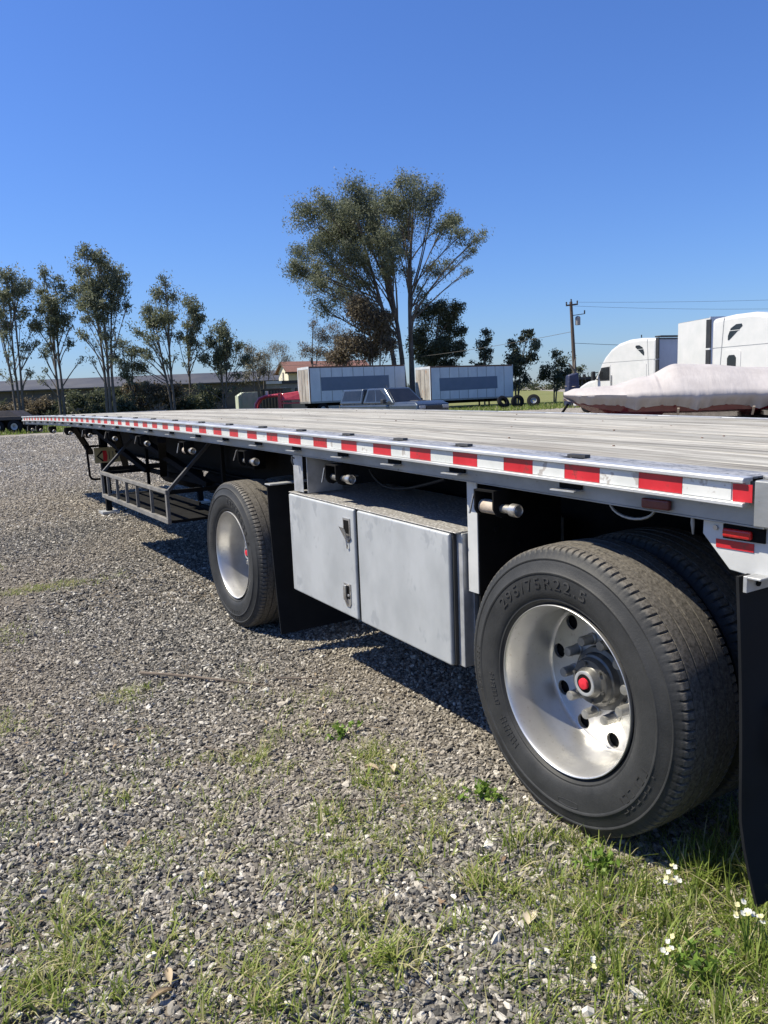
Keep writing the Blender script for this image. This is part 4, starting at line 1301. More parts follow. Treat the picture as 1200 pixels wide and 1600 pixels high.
# ---- semi trucks
def semi(name, label, loc, rz, window2, group):
    t = thing(name, label, 'truck', loc, rz, group)
    Wp = MT['white_paint']
    def prof(pts, y0, y1, nm, m, bev, par=t):
        return MB().prism([(x, y0, z) for x, z in pts], (0, y1 - y0, 0)).build(nm, m, par, bevel=bev, seg=4, smooth=45)
    W = 1.2
    prof([(-3.2, .95), (-3.2, 3.70), (-2.2, 3.77), (-1.3, 3.76), (-.5, 3.62), (.1, 3.36), (.6, 2.98), (.92, 2.60), (1.02, 2.40), (1.45, 1.80), (1.45, .95)], -W, W, 'cab', Wp, .16)
    prof([(1.40, .85), (1.40, 1.88), (2.4, 1.70), (3.05, 1.45), (3.2, 1.1), (3.2, .55), (1.9, .55)], -.98, .98, 'hood', Wp, .14)
    for s in (-1, 1):
        y = s * (W + .001)
        def pan(poly, nm, m, th=.008, par=t):
            return MB().prism([(x, y, z) for x, z in poly], (0, s * th, 0)).build(nm, m, par)
        pan([(.18, 1.72), (.95, 1.72), (1.08, 2.02), (.86, 2.42), (.18, 2.46)], 'window_frame', MT['trim'], .006)
        pan([(.24, 1.78), (.93, 1.78), (1.02, 2.02), (.82, 2.37), (.24, 2.40)], 'side_window', MT['glass'], .012)
        # upper teardrop window, split by a bar
        f = pan([(-1.35, 3.02), (-.90, 3.30), (-.95, 3.44), (-1.25, 3.42), (-1.42, 3.30), (-1.46, 3.06)][::1] if False else [(-2.40, 2.90), (-2.34, 2.90), (-1.76, 3.34), (-1.80, 3.42), (-2.04, 3.42), (-2.28, 3.30), (-2.40, 3.05)], 'upper_window', MT['glass'], .008)
        MB().box(-2.35, -1.90, y - .012 if s > 0 else y - .014, y + .014 if s > 0 else y + .012, 3.205, 3.225).build('window_bar', Wp, f)
        if window2:
            f = pan([(-2.58, 1.72), (-1.80, 1.72), (-1.80, 2.48), (-1.90, 2.56), (-2.48, 2.56), (-2.58, 2.48)], 'window_surround', Wp, .012)
            MB().prism([(x, y + s * .0125, z) for x, z in [(-2.40, 1.78), (-2.0, 1.78), (-2.0, 2.28), (-2.08, 2.38), (-2.32, 2.38), (-2.40, 2.28)]], (0, s * .008, 0)).build('sleeper_window', MT['glass'], f)
        else:
            pan([(-2.58, 1.72), (-1.80, 1.72), (-1.80, 2.48), (-1.90, 2.56), (-2.48, 2.56), (-2.58, 2.48)], 'vent_panel', Wp, .014)
        pan([(-2.82, 1.0), (-2.79, 1.0), (-2.58, 3.70), (-2.61, 3.70)], 'seam', MT['alu_dull'], .004)
        pan([(-3.18, 2.66), (1.0, 2.66), (1.0, 2.678), (-3.18, 2.678)], 'seam', MT['alu_dull'], .0035)
        pan([(.12, 1.0), (.14, 1.0), (.14, 2.55), (.12, 2.55)], 'seam', MT['alu_dull'], .003)
        pan([(1.12, 1.0), (1.14, 1.0), (1.14, 1.9), (1.12, 1.9)], 'seam', MT['alu_dull'], .003)
        pan([(.0, 1.3), (.05, 1.3), (.05, 2.0), (.0, 2.0)], 'grab_handle', MT['steel'], .05)
        MB().box(-3.42, -3.21, s * W - .03, s * W + .03, 1.0, 2.63).build('side_extender', MT['trim'], t, bevel=.01)
        MB().box(-3.42, -3.21, s * W - .03, s * W + .03, 2.69, 3.70).build('side_extender', MT['trim'], t, bevel=.01)
        MB().box(1.10, 1.26, s * (W + .28) - .11, s * (W + .28) + .11, 1.75, 2.25).build('mirror', MT['trim'], t, bevel=.05, seg=3)
        MB().bar((1.15, s * (W - .02), 1.8), (1.18, s * (W + .2), 1.86), .05, .05).build('mirror_arm', MT['trim'], t)
        MB().bar((1.15, s * (W - .02), 2.2), (1.18, s * (W + .2), 2.16), .04, .04).build('mirror_arm', MT['trim'], t)
        MB().cyl((2.5, s * .94, 1.74), (2.5, s * 1.04, 2.02), .02, 8).build('hood_mirror_arm', MT['trim'], t)
        MB().box(2.44, 2.54, s * 1.06 - .09, s * 1.06 + .09, 1.96, 2.14).build('hood_mirror', MT['trim'], t, bevel=.03)
        MB().box(2.85, 3.18, s * .82 - .18, s * .82 + .18, 1.05, 1.32).build('headlight', MT['hubgrey'], t, bevel=.05)
        MB().cyl((-1.9, s * 1.0, .75), (-.1, s * 1.0, .75), .30, 20).build('fuel_tank', MT['alu'], t, smooth=40)
        for x0 in (2.3, -2.6, -3.9):
            wh = MB().lathe([(-.14, .22), (-.14, .44), (-.10, .50), (.10, .50), (.14, .44), (.14, .22)], (x0, s * .98, .5), 24, ax='Y').build('wheel', MT['flap'], t, smooth=40)
            MB().lathe([(.0, 0), (.10 * s, .22), (.138 * s, .22), (.138 * s, .25)], (x0, s * .98, .5), 20, ax='Y').build('rim', MT['hubgrey'], wh, smooth=40)
    MB().box(-3.225, -3.205, -1.0, 1.0, 1.05, 3.62).build('back_wall', MT['trl_white'], t, bevel=.03)
    if not window2:
      MB().box(-3.42, -3.0, -1.1, 1.1, 3.735, 3.80).build('roof_edge', MT['trim'], t, bevel=.02)
    MB().box(3.12, 3.24, -.55, .55, .75, 1.45).build('grille', MT['trim'], t, bevel=.04)
    MB().box(3.1, 3.4, -1.15, 1.15, .35, .66).build('bumper', Wp, t, bevel=.08)
    quad_panel([(1.465, -1.08, 1.92), (1.465, 1.08, 1.92), (1.09, 1.0, 2.42), (1.09, -1.0, 2.42)], [(0, 0), (1, 0), (1, 1), (0, 1)], .0, .01).build('windshield', MT['glass'], t)
    MB().box(-5.2, -3.25, -.45, .45, .62, .95).build('chassis', MT['black'], t)
    MB().cyl((-1.2, .3, 3.85), (-1.2, .3, 4.0), .03, 8).build('antenna', MT['trim'], t)
    return t
semi('semi_truck', 'white sleeper semi truck facing left behind the front of the covered boat', (31.87, 27.13, 0), R0 + rad(180 - 66), False, 'white semi trucks behind the boat')
semi('semi_truck', 'white sleeper semi truck facing right with a small dark rounded sleeper window', (23.88, 12.84, 0), R0 + rad(-69), True, 'white semi trucks behind the boat')
# ---- covered boat on its trailer
def boat():
    t = thing('boat', 'dark red boat under a white draped cover on a trailer', 'boat', (12.8, 13.05, .08), R0 + rad(-9))
    L = 7.4
    N = 220
    xs = np.linspace(0, L, N)
    def half(x):      # half beam at the gunwale
        return 1.18 * (1 - (1 - min(1, (x + .08) / 2.6)) ** 2.1) if x < 2.6 else 1.18
    def gun(x):
        return 1.20 - .10 * min(1, x / 3)
    def ridge(x):
        k = [(0, 1.30), (.3, 1.38), (1.1, 1.42), (2.0, 1.62), (2.75, 1.90), (3.4, 1.87), (4.6, 1.74), (6.2, 1.62), (7.4, 1.5)]
        for (a, za), (b, zb) in zip(k, k[1:]):
            if a <= x <= b:
                s = (x - a) / (b - a); s = s * s * (3 - 2 * s)
                return za + (zb - za) * s
        return 1.6
    V = []; F = []
    K = 30
    r = random.Random(3)
    for i, x in enumerate(xs):
        hb, g, rd = half(x), gun(x), ridge(x)
        scal = .5 - .5 * math.cos(2 * math.pi * (x - .2) / 1.72)
        dip = 1 - abs(math.sin(math.pi * (x - 1.7) / 1.4)) if x > 1 else 0
        hem = g - .22 - .12 * dip ** 1.3 + (.12 if x < .5 else 0) * (1 - x / .5 if x < .5 else 0) - .02 * (x / L)
        for k in range(K + 1):
            s = k / K                       # 0 .. 1 over the section, port hem to starboard hem
            a = abs(2 * s - 1)
            sg = -1 if s < .5 else 1
            if a > .68:                     # skirt
                q = (a - .68) / .32
                z = g + (hem - g) * q
                fold = (.025 + .07 * dip ** 2) * math.sin(x * 17 + 2.6 * math.sin(x * 2.1)) * q + .022 * math.sin(x * 33 + 2 * math.sin(x * 5)) * q
                yv = hb - (.34 * q) + fold
            else:
                q = a / .68
                z = rd + (g + .02 - rd) * q ** 2.1 - .05 * math.sin(q * math.pi) * (1 if 2.2 < x < 6 else .3)
                fold = 0
                z += .006 * math.sin(x * 3.1 + q * 4) + .007 * q * math.sin(x * 5.3 - q * 5 + 2 * math.sin(x * 1.1))
                yv = hb * q * 1.0 + .02 * math.sin(q * 3)
            V.append((x, sg * yv, z))
    for i in range(N - 1):
        for k in range(K):
            F.append((i * (K + 1) + k, (i + 1) * (K + 1) + k, (i + 1) * (K + 1) + k + 1, i * (K + 1) + k + 1))
    o0 = (N - 1) * (K + 1)
    F.append(tuple(o0 + k for k in range(K + 1)))
    F.append(tuple(k for k in range(K, -1, -1)))
    mb = MB(); mb.v = V; mb.f = F
    cv = mb.build('cover', MT['cover'], t, smooth=85)
    # gathered tail of the cover hanging at the stern
    for k in range(9):
        x0 = 5.35 + k * .22 + r.uniform(-.04, .04)
        MB().tube([(x0, -1.19, 1.22), (x0 + r.uniform(-.08, .08), -1.23, 1.05), (x0 + r.uniform(-.14, .14), -1.22, .72), (x0 + r.uniform(-.16, .16), -1.20, .55)], [.018, .035, .05, .03], 7).build('cover_fold', MT['cover'], cv, smooth=60)
    V = []; F = []
    for i, x in enumerate(xs):
        hb, g = half(x) - .30, gun(x) - .12
        keel = .55 + .62 * max(0, 1 - x / 1.5) ** 1.6
        ch = lerp(g, keel, .55)
        V += [(x, -hb, g), (x, -hb * .86, ch), (x, 0, keel), (x, hb * .86, ch), (x, hb, g)]
    for i in range(N - 1):
        for k in range(4):
            F.append((i * 5 + k, i * 5 + k + 1, i * 5 + 6 + k, i * 5 + 5 + k))
    F.append((0, 4, 3, 2, 1)); F.append(tuple((N - 1) * 5 + k for k in range(5)))
    for i in range(N - 1):
        F.append((i * 5 + 4, i * 5, i * 5 + 5, i * 5 + 9))
    mb = MB(); mb.v = V; mb.f = F
    mb.build('hull', MT['hull'], t, smooth=30)
    for x0 in (2.6, 4.3):
        MB().bar((x0, -half(x0) - .0, gun(x0) - .28), (x0 + .03, -.95, .62), .05, .02).build('strap', MT['tan'], t)
    MB().box(-.9, 6.5, -.06, .06, .38, .48).build('trailer_beam', MT['black'], t)
    MB().tube([(-.3, 0, .44), (-.05, 0, .75), (.12, 0, 1.0)], .035, 8).build('winch_post', MT['black'], t)
    MB().box(4.9, 5.15, -1.32, -1.18, .45, .98).build('guide_post', MT['rust'], t, bevel=.02)
    MB().box(1.2, 1.35, -.95, .95, .40, .58).build('bunk', MT['black'], t)
    MB().box(4.6, 4.75, -1.1, 1.1, .40, .58).build('bunk', MT['black'], t)
    for s in (-1, 1):
        MB().lathe([(-.1, .15), (-.1, .29), (-.06, .33), (.06, .33), (.1, .29), (.1, .15), (0, .12), (0, 0)], (4.9, s * 1.12, .33), 24, ax='Y').build('wheel', MT['flap'], t, smooth=40)
    MB().box(-.95, -.85, -.05, .05, .03, .62).build('jack', MT['galv'], t)
boat()

# ---- red gooseneck trailer, green bin, grey site cabin
def red_trailer():
    t = thing('gooseneck_trailer', 'red gooseneck trailer with an arched neck left of the box trailers', 'trailer', (23.3, 58.5, 0), R0)
    for yy in (-.25, .95):
        MB().tube([(.0, yy, .35), (.12, yy, 1.0), (.45, yy, 1.45), (.95, yy, 1.62), (2.0, yy, 1.68)], [.10, .12, .13, .13, .13], 8).build('neck_beam', MT['red_paint'], t, smooth=40)
    MB().box(.8, 2.0, -.12, .82, 1.60, 1.70).build('neck_deck', MT['red_paint'], t, bevel=.02)
    MB().box(1.98, 2.22, -.40, -.10, .12, 1.85).build('post', MT['red_paint'], t, bevel=.02)
    MB().box(1.98, 2.22, .80, 1.10, .12, 1.85).build('post', MT['red_paint'], t, bevel=.02)
    MB().box(2.2205, 6.5, -.45, 1.95, .95, 1.05).build('bed', MT['red_paint'], t)
    MB().hexa([(2.23, -.4, 1.25), (5.2, -.4, 1.25), (5.2, 1.9, 1.25), (2.23, 1.9, 1.25)], [(2.3, -.2, 1.80), (5.0, -.2, 2.1), (5.0, 1.7, 2.1), (2.3, 1.7, 1.80)]).build('sloping_cover', MT['red_paint'], t, bevel=.05)
    MB().box(2.23, 5.2, -.43, -.405, 1.22, 1.30).build('rail', MT['red_paint'], t)
    for x0 in (4.6, 5.5):
        for yy in (-.4, 1.7):
            MB().lathe([(-.1, .15), (-.1, .32), (-.06, .36), (.06, .36), (.1, .32), (.1, .15), (0, .12), (0, 0)], (x0, yy, .36), 24, ax='Y').build('wheel', MT['flap'], t, smooth=40)
    MB().box(.9, 1.1, .2, .4, 1.70, 2.05).build('tool_tray', MT['paint_white'], t, bevel=.01)
red_trailer()
t = thing('storage_bin', 'pale green steel bin with a dark end standing under the trees', 'bin', (23.1, 61.6, 0), R0 + rad(18))
MB().prism([(0, 0, .25), (1.7, 0, .25), (1.7, 0, 2.05), (.5, 0, 2.05), (0, 0, 1.75)], (0, 2.0, 0)).build('body', MT['green_box'], t, bevel=.02)
for q in range(3):
    MB().box(.3 + .5 * q, .38 + .5 * q, -.05, -.0005, .3, 2.0).build('rib', MT['green_box'], t)
t = thing('storage_container', 'dark green ribbed container beside the pale green bin', 'container', (24.9, 60.9, 0), R0 + rad(-12))
MB().box(0, 2.0, 0, 2.2, .1, 2.2).build('body', MT['dkgreen'], t, bevel=.02)
for q in range(7):
    MB().box(.08 + .28 * q, .20 + .28 * q, -.05, -.0005, .2, 2.1).build('rib', MT['dkgreen'], t)
MB().box(-.05, 2.05, -.06, 2.25, 2.2005, 2.28).build('lid', MT['dkgreen'], t)
t = thing('site_cabin', 'low grey cabin with a white roof sign below the house', 'cabin', (28.3, 67.4, 0), R0 + rad(5))
MB().box(0, 4.8, 0, 2.4, .3, 2.75).build('wall', MT['greybox'], t)
MB().box(-.1, 4.9, -.12, 2.5, 2.7505, 3.05).build('roof', MT['wh_roof'], t)
for q in range(4):
    f = MB().box(.5 + 1.1 * q, 1.2 + 1.1 * q, -.03, -.0005, 1.5, 2.3).build('window', MT['trim'], t)
    MB().box(.56 + 1.1 * q, 1.14 + 1.1 * q, -.036, -.0305, 1.56, 2.24).build('pane', MT['glass'], f)
MB().box(.0, 1.5, -.22, -.1205, 2.78, 3.05).build('sign_panel', MT['white_paint'], t)
MB().box(1.3, 1.9, -.06, -.0305, 1.35, 2.4).build('notice', MT['white_paint'], t)
for x0 in (.3, 4.3):
    MB().box(x0, x0 + .3, .2, 2.2, 0, .2995).build('block', MT['greybox'], t)

# ---- house with a brown roof
t = thing('house', 'cream gabled house with a red brown roof behind the box trailers', 'house', (35.1, 76.8, 0), R0 + rad(24))
Wd, Ln, ez, pz = 3.7, 9.5, 4.35, 5.35
MB().prism([(0, 0, 0), (0, Wd, 0), (0, Wd, ez), (0, Wd / 2, pz - .12), (0, 0, ez)], (Ln, 0, 0)).build('wall', MT['cream'], t)
for s in (0, 1):
    y0 = -.45 if s == 0 else Wd + .45
    ze = ez - (.45) * (pz - ez) / (Wd / 2)
    ns = 5
    rf = MB().prism([(-.3, Wd / 2, pz - .08), (-.3, y0, ze - .02), (-.3, y0, ze + .10), (-.3, Wd / 2, pz + .06)], (Ln + .8, 0, 0)).build('roof', MT['roof'], t)
    MB().box(-.5, Ln + .5, y0 - (.05 if s == 0 else -.0005), y0 + (-.0005 if s == 0 else .05), ze - .1, ze + .08).build('gutter', MT['fascia'], rf)
MB().prism([(-.32, -.45, ez - .30), (-.32, Wd / 2, pz - .10), (-.32, Wd / 2, pz + .03), (-.32, -.45, ez - .17)], (-.03, 0, 0)).build('barge_board', MT['fascia'], t)
MB().prism([(-.32, Wd + .45, ez - .30), (-.32, Wd / 2, pz - .10), (-.32, Wd / 2, pz + .03), (-.32, Wd + .45, ez - .17)], (-.03, 0, 0)).build('barge_board', MT['fascia'], t)
f = MB().box(-.04, -.0005, Wd / 2 - .22, Wd / 2 + .22, 3.3, 4.2).build('gable_vent', MT['fascia'], t)
for q in range(5):
    MB().box(-.055, -.0405, Wd / 2 - .2, Wd / 2 + .2, 3.36 + .16 * q, 3.44 + .16 * q).build('slat', MT['greybox'], f)
for x0 in (1.2, 4.2, 7.2):
    f = MB().box(x0, x0 + 1.1, -.05, -.0005, 1.6, 3.0).build('window', MT['white_paint'], t)
    MB().box(x0 + .08, x0 + 1.02, -.058, -.0505, 1.68, 2.92).build('pane', MT['glass'], f)
MB().cyl((3.2, 1.2, 4.9), (3.2, 1.2, 5.75), .10, 10).build('flue', MT['trim'], t)

# ---- long low warehouse behind the trees
t = thing('warehouse', 'long low dull metal warehouse behind the row of tall thin trees', 'warehouse', (5.8, 112.0, 0), R0)
LW = 45
a = MB().box(-30, LW, 0, 14, 0, 3.6).build('wall', MT['wh_wall'], t)
for q in range(25):
    MB().box(-30 + 3 * q - .04, -30 + 3 * q + .04, -.05, -.0005, 0, 3.6).build('wall_rib', MT['wh_wall'], a)
MB().prism([(-30.6, -.7, 3.55), (-30.6, 7, 5.0), (-30.6, 14.7, 3.55), (-30.6, 14.7, 3.68), (-30.6, 7, 5.15), (-30.6, -.7, 3.68)], (LW + 31.2, 0, 0)).build('roof', MT['wh_roof'], t)
for x0 in (-24, -8, 8, 24, 36):
    MB().box(x0, x0 + 3.4, -.06, -.0005, .0, 3.0).build('door', MT['wh_roof'], t)

# ---- low dark trailer at the left edge of the yard
t = thing('lowboy_trailer', 'low dark brown equipment trailer with grey wheel hubs at the left edge of the yard', 'trailer', (4.6, 49.0, 0), R0 + rad(4))
MB().box(-9, .0, 0, 2.5, .80, 1.02).build('deck', MT['brown_metal'], t, bevel=.02)
MB().hexa([(-5.2, .1, 1.0205), (-.4, .1, 1.0205), (-.4, 2.4, 1.0205), (-5.2, 2.4, 1.0205)], [(-5.1, .2, 1.36), (-.9, .2, 1.36), (-.9, 2.3, 1.36), (-5.1, 2.3, 1.36)]).build('ramp', MT['brown_metal'], t)
MB().box(-9, -.2, .4, 2.1, .35, .7995).build('frame', MT['black'], t)
for x0 in (-.65, -1.65, -2.65):
    for yy in (.14, 2.36):
        wh = MB().lathe([(-.13, .20), (-.13, .36), (-.09, .41), (.09, .41), (.13, .36), (.13, .20)], (x0, yy, .41), 28, ax='Y').build('wheel', MT['flap'], t, smooth=40)
        MB().lathe([(-.02, 0), (-.02, .07), (-.10, .10), (-.125, .18), (-.125, .22)], (x0, yy, .41), 24, ax='Y').build('hub', MT['hubgrey'], wh, smooth=40)

# ---- utility pole and its wires
t = thing('utility_pole', 'wooden utility pole with a grey transformer near its top', 'utility pole', (41.7, 40.5, -.1), R0)
top = (-.40, 0, 7.75)
MB().tube([(0, 0, 0), (-.2, 0, 4), top], [.16, .14, .11], 12).build('pole', MT['wood_pole'], t, smooth=50)
ca = MB().bar((-.80, -.14, 7.48), (.08, -.14, 7.55), .09, .11).build('crossarm', MT['wood_pole'], t)
for x0, z0 in ((-.76, 7.54), (.04, 7.61), (-.38, 7.75)):
    MB().lathe([(z0, .03), (z0 + .06, .07), (z0 + .1, .04), (z0 + .16, .07), (z0 + .22, 0)], (x0, -.14 if x0 != -.38 else 0, 0), 12, ax='Z').build('insulator', MT['trim'], ca, smooth=50)
MB().lathe([(6.05, 0), (6.05, .19), (6.6, .19), (6.68, .12), (6.72, 0)], (.10, -.05, 0), 16, ax='Z').build('transformer', MT['greybox'], t, smooth=40)
MB().bar((-.36, 0, 6.75), (.62, -.05, 6.85), .05, .05).build('bracket', MT['trim'], t)
MB().lathe([(6.85, 0), (6.85, .05), (7.1, .05), (7.1, 0)], (.6, -.05, 0), 10, ax='Z').build('fuse', MT['trim'], t)
def wire(label, p0, p1, sag, r_=.012):
    p0 = Vector(p0); p1 = Vector(p1)
    n = 16
    b = p0
    pts = []
    for i in range(n + 1):
        s = i / n
        q = p0.lerp(p1, s); q.z -= sag * 4 * s * (1 - s)
        pts.append(q - b)
    o = MB().tube(pts, r_, 5).build('power_line', MT['trim'], None)
    o.location = b
    tag(o, label, 'wire', 'overhead wires at the utility pole')
pb = Vector((41.7, 40.5, -.1)); ux = Vector((.8462, -.5328, 0))
wire('single low wire sagging from the pole towards the small trees', pb + ux * -.25 + Vector((0, 0, 5.6)), pb + ux * -12 + Vector((-2, 30, 5.2)), .9, .016)
wire('topmost wire running right from the head of the pole', pb + ux * .2 + Vector((0, 0, 7.7)), pb + ux * 40 + Vector((0, -6, 7.6)), .6, .009)
wire('second wire running right just under the topmost wire', pb + ux * -.3 + Vector((0, 0, 7.45)), pb + ux * 40 + Vector((0, -5, 7.1)), .9, .009)
wire('thick service wire sagging right from the middle of the pole behind the truck roof', pb + ux * -.2 + Vector((0, 0, 4.75)), pb + ux * 26 + Vector((0, -4, 4.0)), .5, .016)

# ---- shed, tarp and tyres behind the bow of the boat
t = thing('open_shed', 'dark flat roofed open shed left of the first semi truck', 'shed', (43.2, 41.4, -.05), R0 + rad(4))
MB().box(-.3, 6.2, -.3, 3, 2.0, 2.2).build('roof', MT['trim'], t)
for x0 in (0, 1.9, 3.8, 5.8):
    MB().box(x0, x0 + .12, 0, .12, 0, 1.9995).build('post', MT['trim'], t)
MB().box(0, 5.9, 2.6, 2.7, 0, 1.9995).build('back_wall', MT['dkgreen'], t)
MB().box(.3, 1.7, .6, 1.6, .9, 1.4).build('crate', MT['greybox'], t)
mb = MB()
t = thing('covered_stack', 'stack under a dark blue tarp beside the utility pole', 'tarp', (38.6, 38.4, 0), R0)
mb.hexa([(0, 0, .02), (1.0, 0, .02), (1.0, 1.1, .02), (0, 1.1, .02)], [(.1, .1, 2.3), (.85, .1, 2.45), (.85, .9, 2.4), (.1, .9, 2.25)])
mb.build('tarp', MT['blue_tarp'], t, bevel=.12, seg=3, smooth=60)
MB().tube([(-.05, .5, 1.5), (.5, -.06, 1.45), (1.02, .5, 1.5)], .02, 6).build('rope', MT['tan'], t)
for i, (x0, y0, lean, lab) in enumerate(((39.6, 42.9, 70, 'black tyre leaning upright with a pale rim at the right end of the tyre row'), (38.6, 43.6, 80, 'plain black tyre leaning in the middle of the tyre row'), (37.6, 44.1, 62, 'black tyre slumped at the left end of the tyre row'))):
    t = thing('old_tyre', lab, 'tyre', (x0, y0, .0), R0 + rad(20 * i - 10), 'discarded tyres on the verge')
    o = MB().lathe([(-.13, .24), (-.14, .40), (-.10, .50), (.10, .50), (.14, .40), (.13, .24), (0, .22)], (0, 0, 0), 28, closed=True, ax='Z').build('tread', MT['flap'], t, smooth=40)
    o.location = (0, 0, .49); o.rotation_euler = (rad(lean), 0, 0)
    if i == 0:
        q = MB().lathe([(-.11, .238), (-.02, .2), (-.02, .06), (.02, .06), (.02, .2), (.11, .238)], (0, 0, 0), 24, ax='Z').build('rim', MT['hubgrey'], t, smooth=40)
        q.location = (0, 0, .49); q.rotation_euler = (rad(lean), 0, 0)

# ------------------------------------------------------------------ trees
def leaves_np(centres, sig, n_per, L, Wd, droop, rnd):
    if np.isscalar(n_per):
        n_per = np.full(len(centres), n_per)
    n = int(n_per.sum())
    c = np.repeat(centres, n_per, 0)
    s = np.repeat(sig, n_per)[:, None]
    p = c + np.clip(rnd.normal(0, 1, (n, 3)), -1.7, 1.7) * s * np.array([1, 1, .8])
    d = rnd.normal(0, .75, (n, 3)); d[:, 2] -= droop
    d /= np.linalg.norm(d, axis=1)[:, None]
    o = rnd.normal(0, 1, (n, 3))
    wv = np.cross(d, o); wv /= np.linalg.norm(wv, axis=1)[:, None] + 1e-9
    l = (L * rnd.uniform(.6, 1.3, n))[:, None]; ww = (Wd * rnd.uniform(.6, 1.3, n))[:, None]
    a = p - d * l * .5; b = p + d * l * .5
    m_ = p + d * l * .05
    V = np.stack([a, m_ + wv * ww * .5, b, m_ - wv * ww * .5], 1).reshape(-1, 3)
    Q = np.arange(n * 4).reshape(-1, 4)
    tone = np.clip(np.repeat(rnd.beta(2, 2, len(centres)), n_per) * .55 + rnd.uniform(0, .45, n), 0, 1)
    return V, Q, tone

def tree(name, label, x, y, blobs, leaf, bark, r0=.16, nst=1, dens=330, L=.27, Wd=.08, seed=1, group=None, depth=.6, fork=.3, cat='tree', twigs=6, droop=.55, lean=0, wispy=0, fill=0, squash=1., grow=1.):
    rnd = np.random.default_rng(seed)
    t = thing(name, label, cat, (x, y, -.05), R0, group)
    B = np.array(blobs, float)
    if wispy:
        zt_ = B[:, 1].max()
        ex = [(B[:, 0].mean() * .5 + rnd.normal(0, .9), rnd.uniform(.28, .72) * zt_, rnd.uniform(.28, .48)) for _ in range(wispy)]
        B = np.concatenate([B, np.array(ex)])
    B[:, 1] *= squash
    B[:, 2] = np.where(B[:, 2] < 1.05, B[:, 2] * grow, B[:, 2])
    if fill:
        ex = []
        while len(ex) < fill:
            a, b = rnd.integers(0, len(blobs), 2)
            if a != b and np.hypot(*(B[a, :2] - B[b, :2])) < 2.6 * (B[a, 2] + B[b, 2]) * .8:
                s_ = rnd.uniform(.3, .7)
                q = B[a] * s_ + B[b] * (1 - s_)
                ex.append((q[0] + rnd.normal(0, .25), q[1] + rnd.normal(0, .25) - .3, q[2] * rnd.uniform(.6, .95)))
        B = np.concatenate([B, np.array(ex)])
    thin = np.ones(len(B))
    if wispy:
        thin[len(blobs):len(blobs) + wispy] = .38
    ext = (B[:, 0].max() - B[:, 0].min()) / 2 + .3
    dy = rnd.uniform(-1, 1, len(B)) * ext * depth
    C = np.column_stack([B[:, 0], dy, B[:, 1]])
    zt = B[:, 1].max()
    order = np.argsort(B[:, 0])
    groups = np.array_split(order, nst)
    mb = MB()
    tips = []; tsig = []; tn_ = []
    for gi, g in enumerate(groups):
        gx = B[g, 0].mean(); topi = g[np.argmax(B[g, 1])]
        topp = C[topi] * np.array([.9, .7, 1]); topp[2] -= B[topi, 2] * .4
        base = np.array([(gi - (nst - 1) / 2) * r0 * 1.6, rnd.uniform(-.1, .1), 0])
        npts = 9
        st = []
        ph = rnd.uniform(0, 6)
        for i in range(npts):
            s = i / (npts - 1)
            sx = s ** 1.6
            p = base * (1 - s) + np.array([topp[0] * sx, topp[1] * sx, topp[2] * s])
            p[0] += .05 * zt * .25 * math.sin(ph + s * 5) * s * (1 - s) * 2
            p[1] += .05 * zt * .25 * math.cos(ph + s * 4) * s * (1 - s) * 2
            st.append(p)
        st = np.array(st)
        rs = [r0 * (1 - .82 * (i / (npts - 1)) ** .85) / (nst ** .35) for i in range(npts)]
        mb.tube(st, rs, 8)
        for b in g:
            c = C[b]; br = B[b, 2]
            zs = max(zt * fork * .6, min(c[2] * rnd.uniform(.50, .80), st[-1][2] * .96))
            i = np.searchsorted(st[:, 2], zs); i = min(max(i, 1), npts - 1)
            f_ = np.clip((zs - st[i - 1][2]) / (st[i][2] - st[i - 1][2] + 1e-6), 0, 1)
            p0 = st[i - 1] * (1 - f_) + st[i] * f_
            rb = lerp(rs[i - 1], rs[i], f_) * rnd.uniform(.38, .55)
            midp = p0 * .45 + c * .55; midp[2] += (c[2] - p0[2]) * rnd.uniform(-.02, .16)
            midp[:2] += rnd.normal(0, .06, 2) * np.linalg.norm(c - p0)
            pts = [p0 * (1 - s) ** 2 + midp * 2 * s * (1 - s) + c * s * s for s in np.linspace(0, 1, 7)]
            mb.tube(pts, [rb * (1 - .8 * s) + .008 for s in np.linspace(0, 1, 7)], 5)
            for q in range(twigs):
                v = rnd.normal(0, 1, 3); v /= np.linalg.norm(v)
                e = c + v * br * rnd.uniform(.40, .80) * np.array([1, 1, .9])
                s0 = rnd.integers(3, 6)
                m2 = (pts[s0] + e) / 2 + rnd.normal(0, .08, 3) * br
                mb.tube([pts[s0], m2, e], [rb * .22 + .006, rb * .14 + .005, .004], 4, cap=False)
                tips.append(e); tsig.append(br * rnd.uniform(.18, .36)); tn_.append(br * br * thin[b])
                mid_ = (m2 + e) / 2; tips.append(mid_); tsig.append(br * .36); tn_.append(br * br * .5 * thin[b])
            for q in range(2):
                tips.append(c + rnd.normal(0, .35, 3) * br); tsig.append(br * .5); tn_.append(br * br * thin[b])
            for q in (4, 5):
                tips.append(np.array(pts[q])); tsig.append(.5 * br + .12); tn_.append(br * br * .7 * thin[b])
    mb.build('trunk', bark, t, smooth=60, world=False)
    tips = np.array(tips); tsig = np.array(tsig)
    n_per = np.maximum(3, (2.5 * dens * np.array(tn_) / (twigs + 2)).astype(int))
    V, Q, tone = leaves_np(tips, tsig, n_per, L, Wd, droop, rnd)
    me = np_mesh('crown', V, Q, leaf, tone)
    put('crown', me, t)
    return t
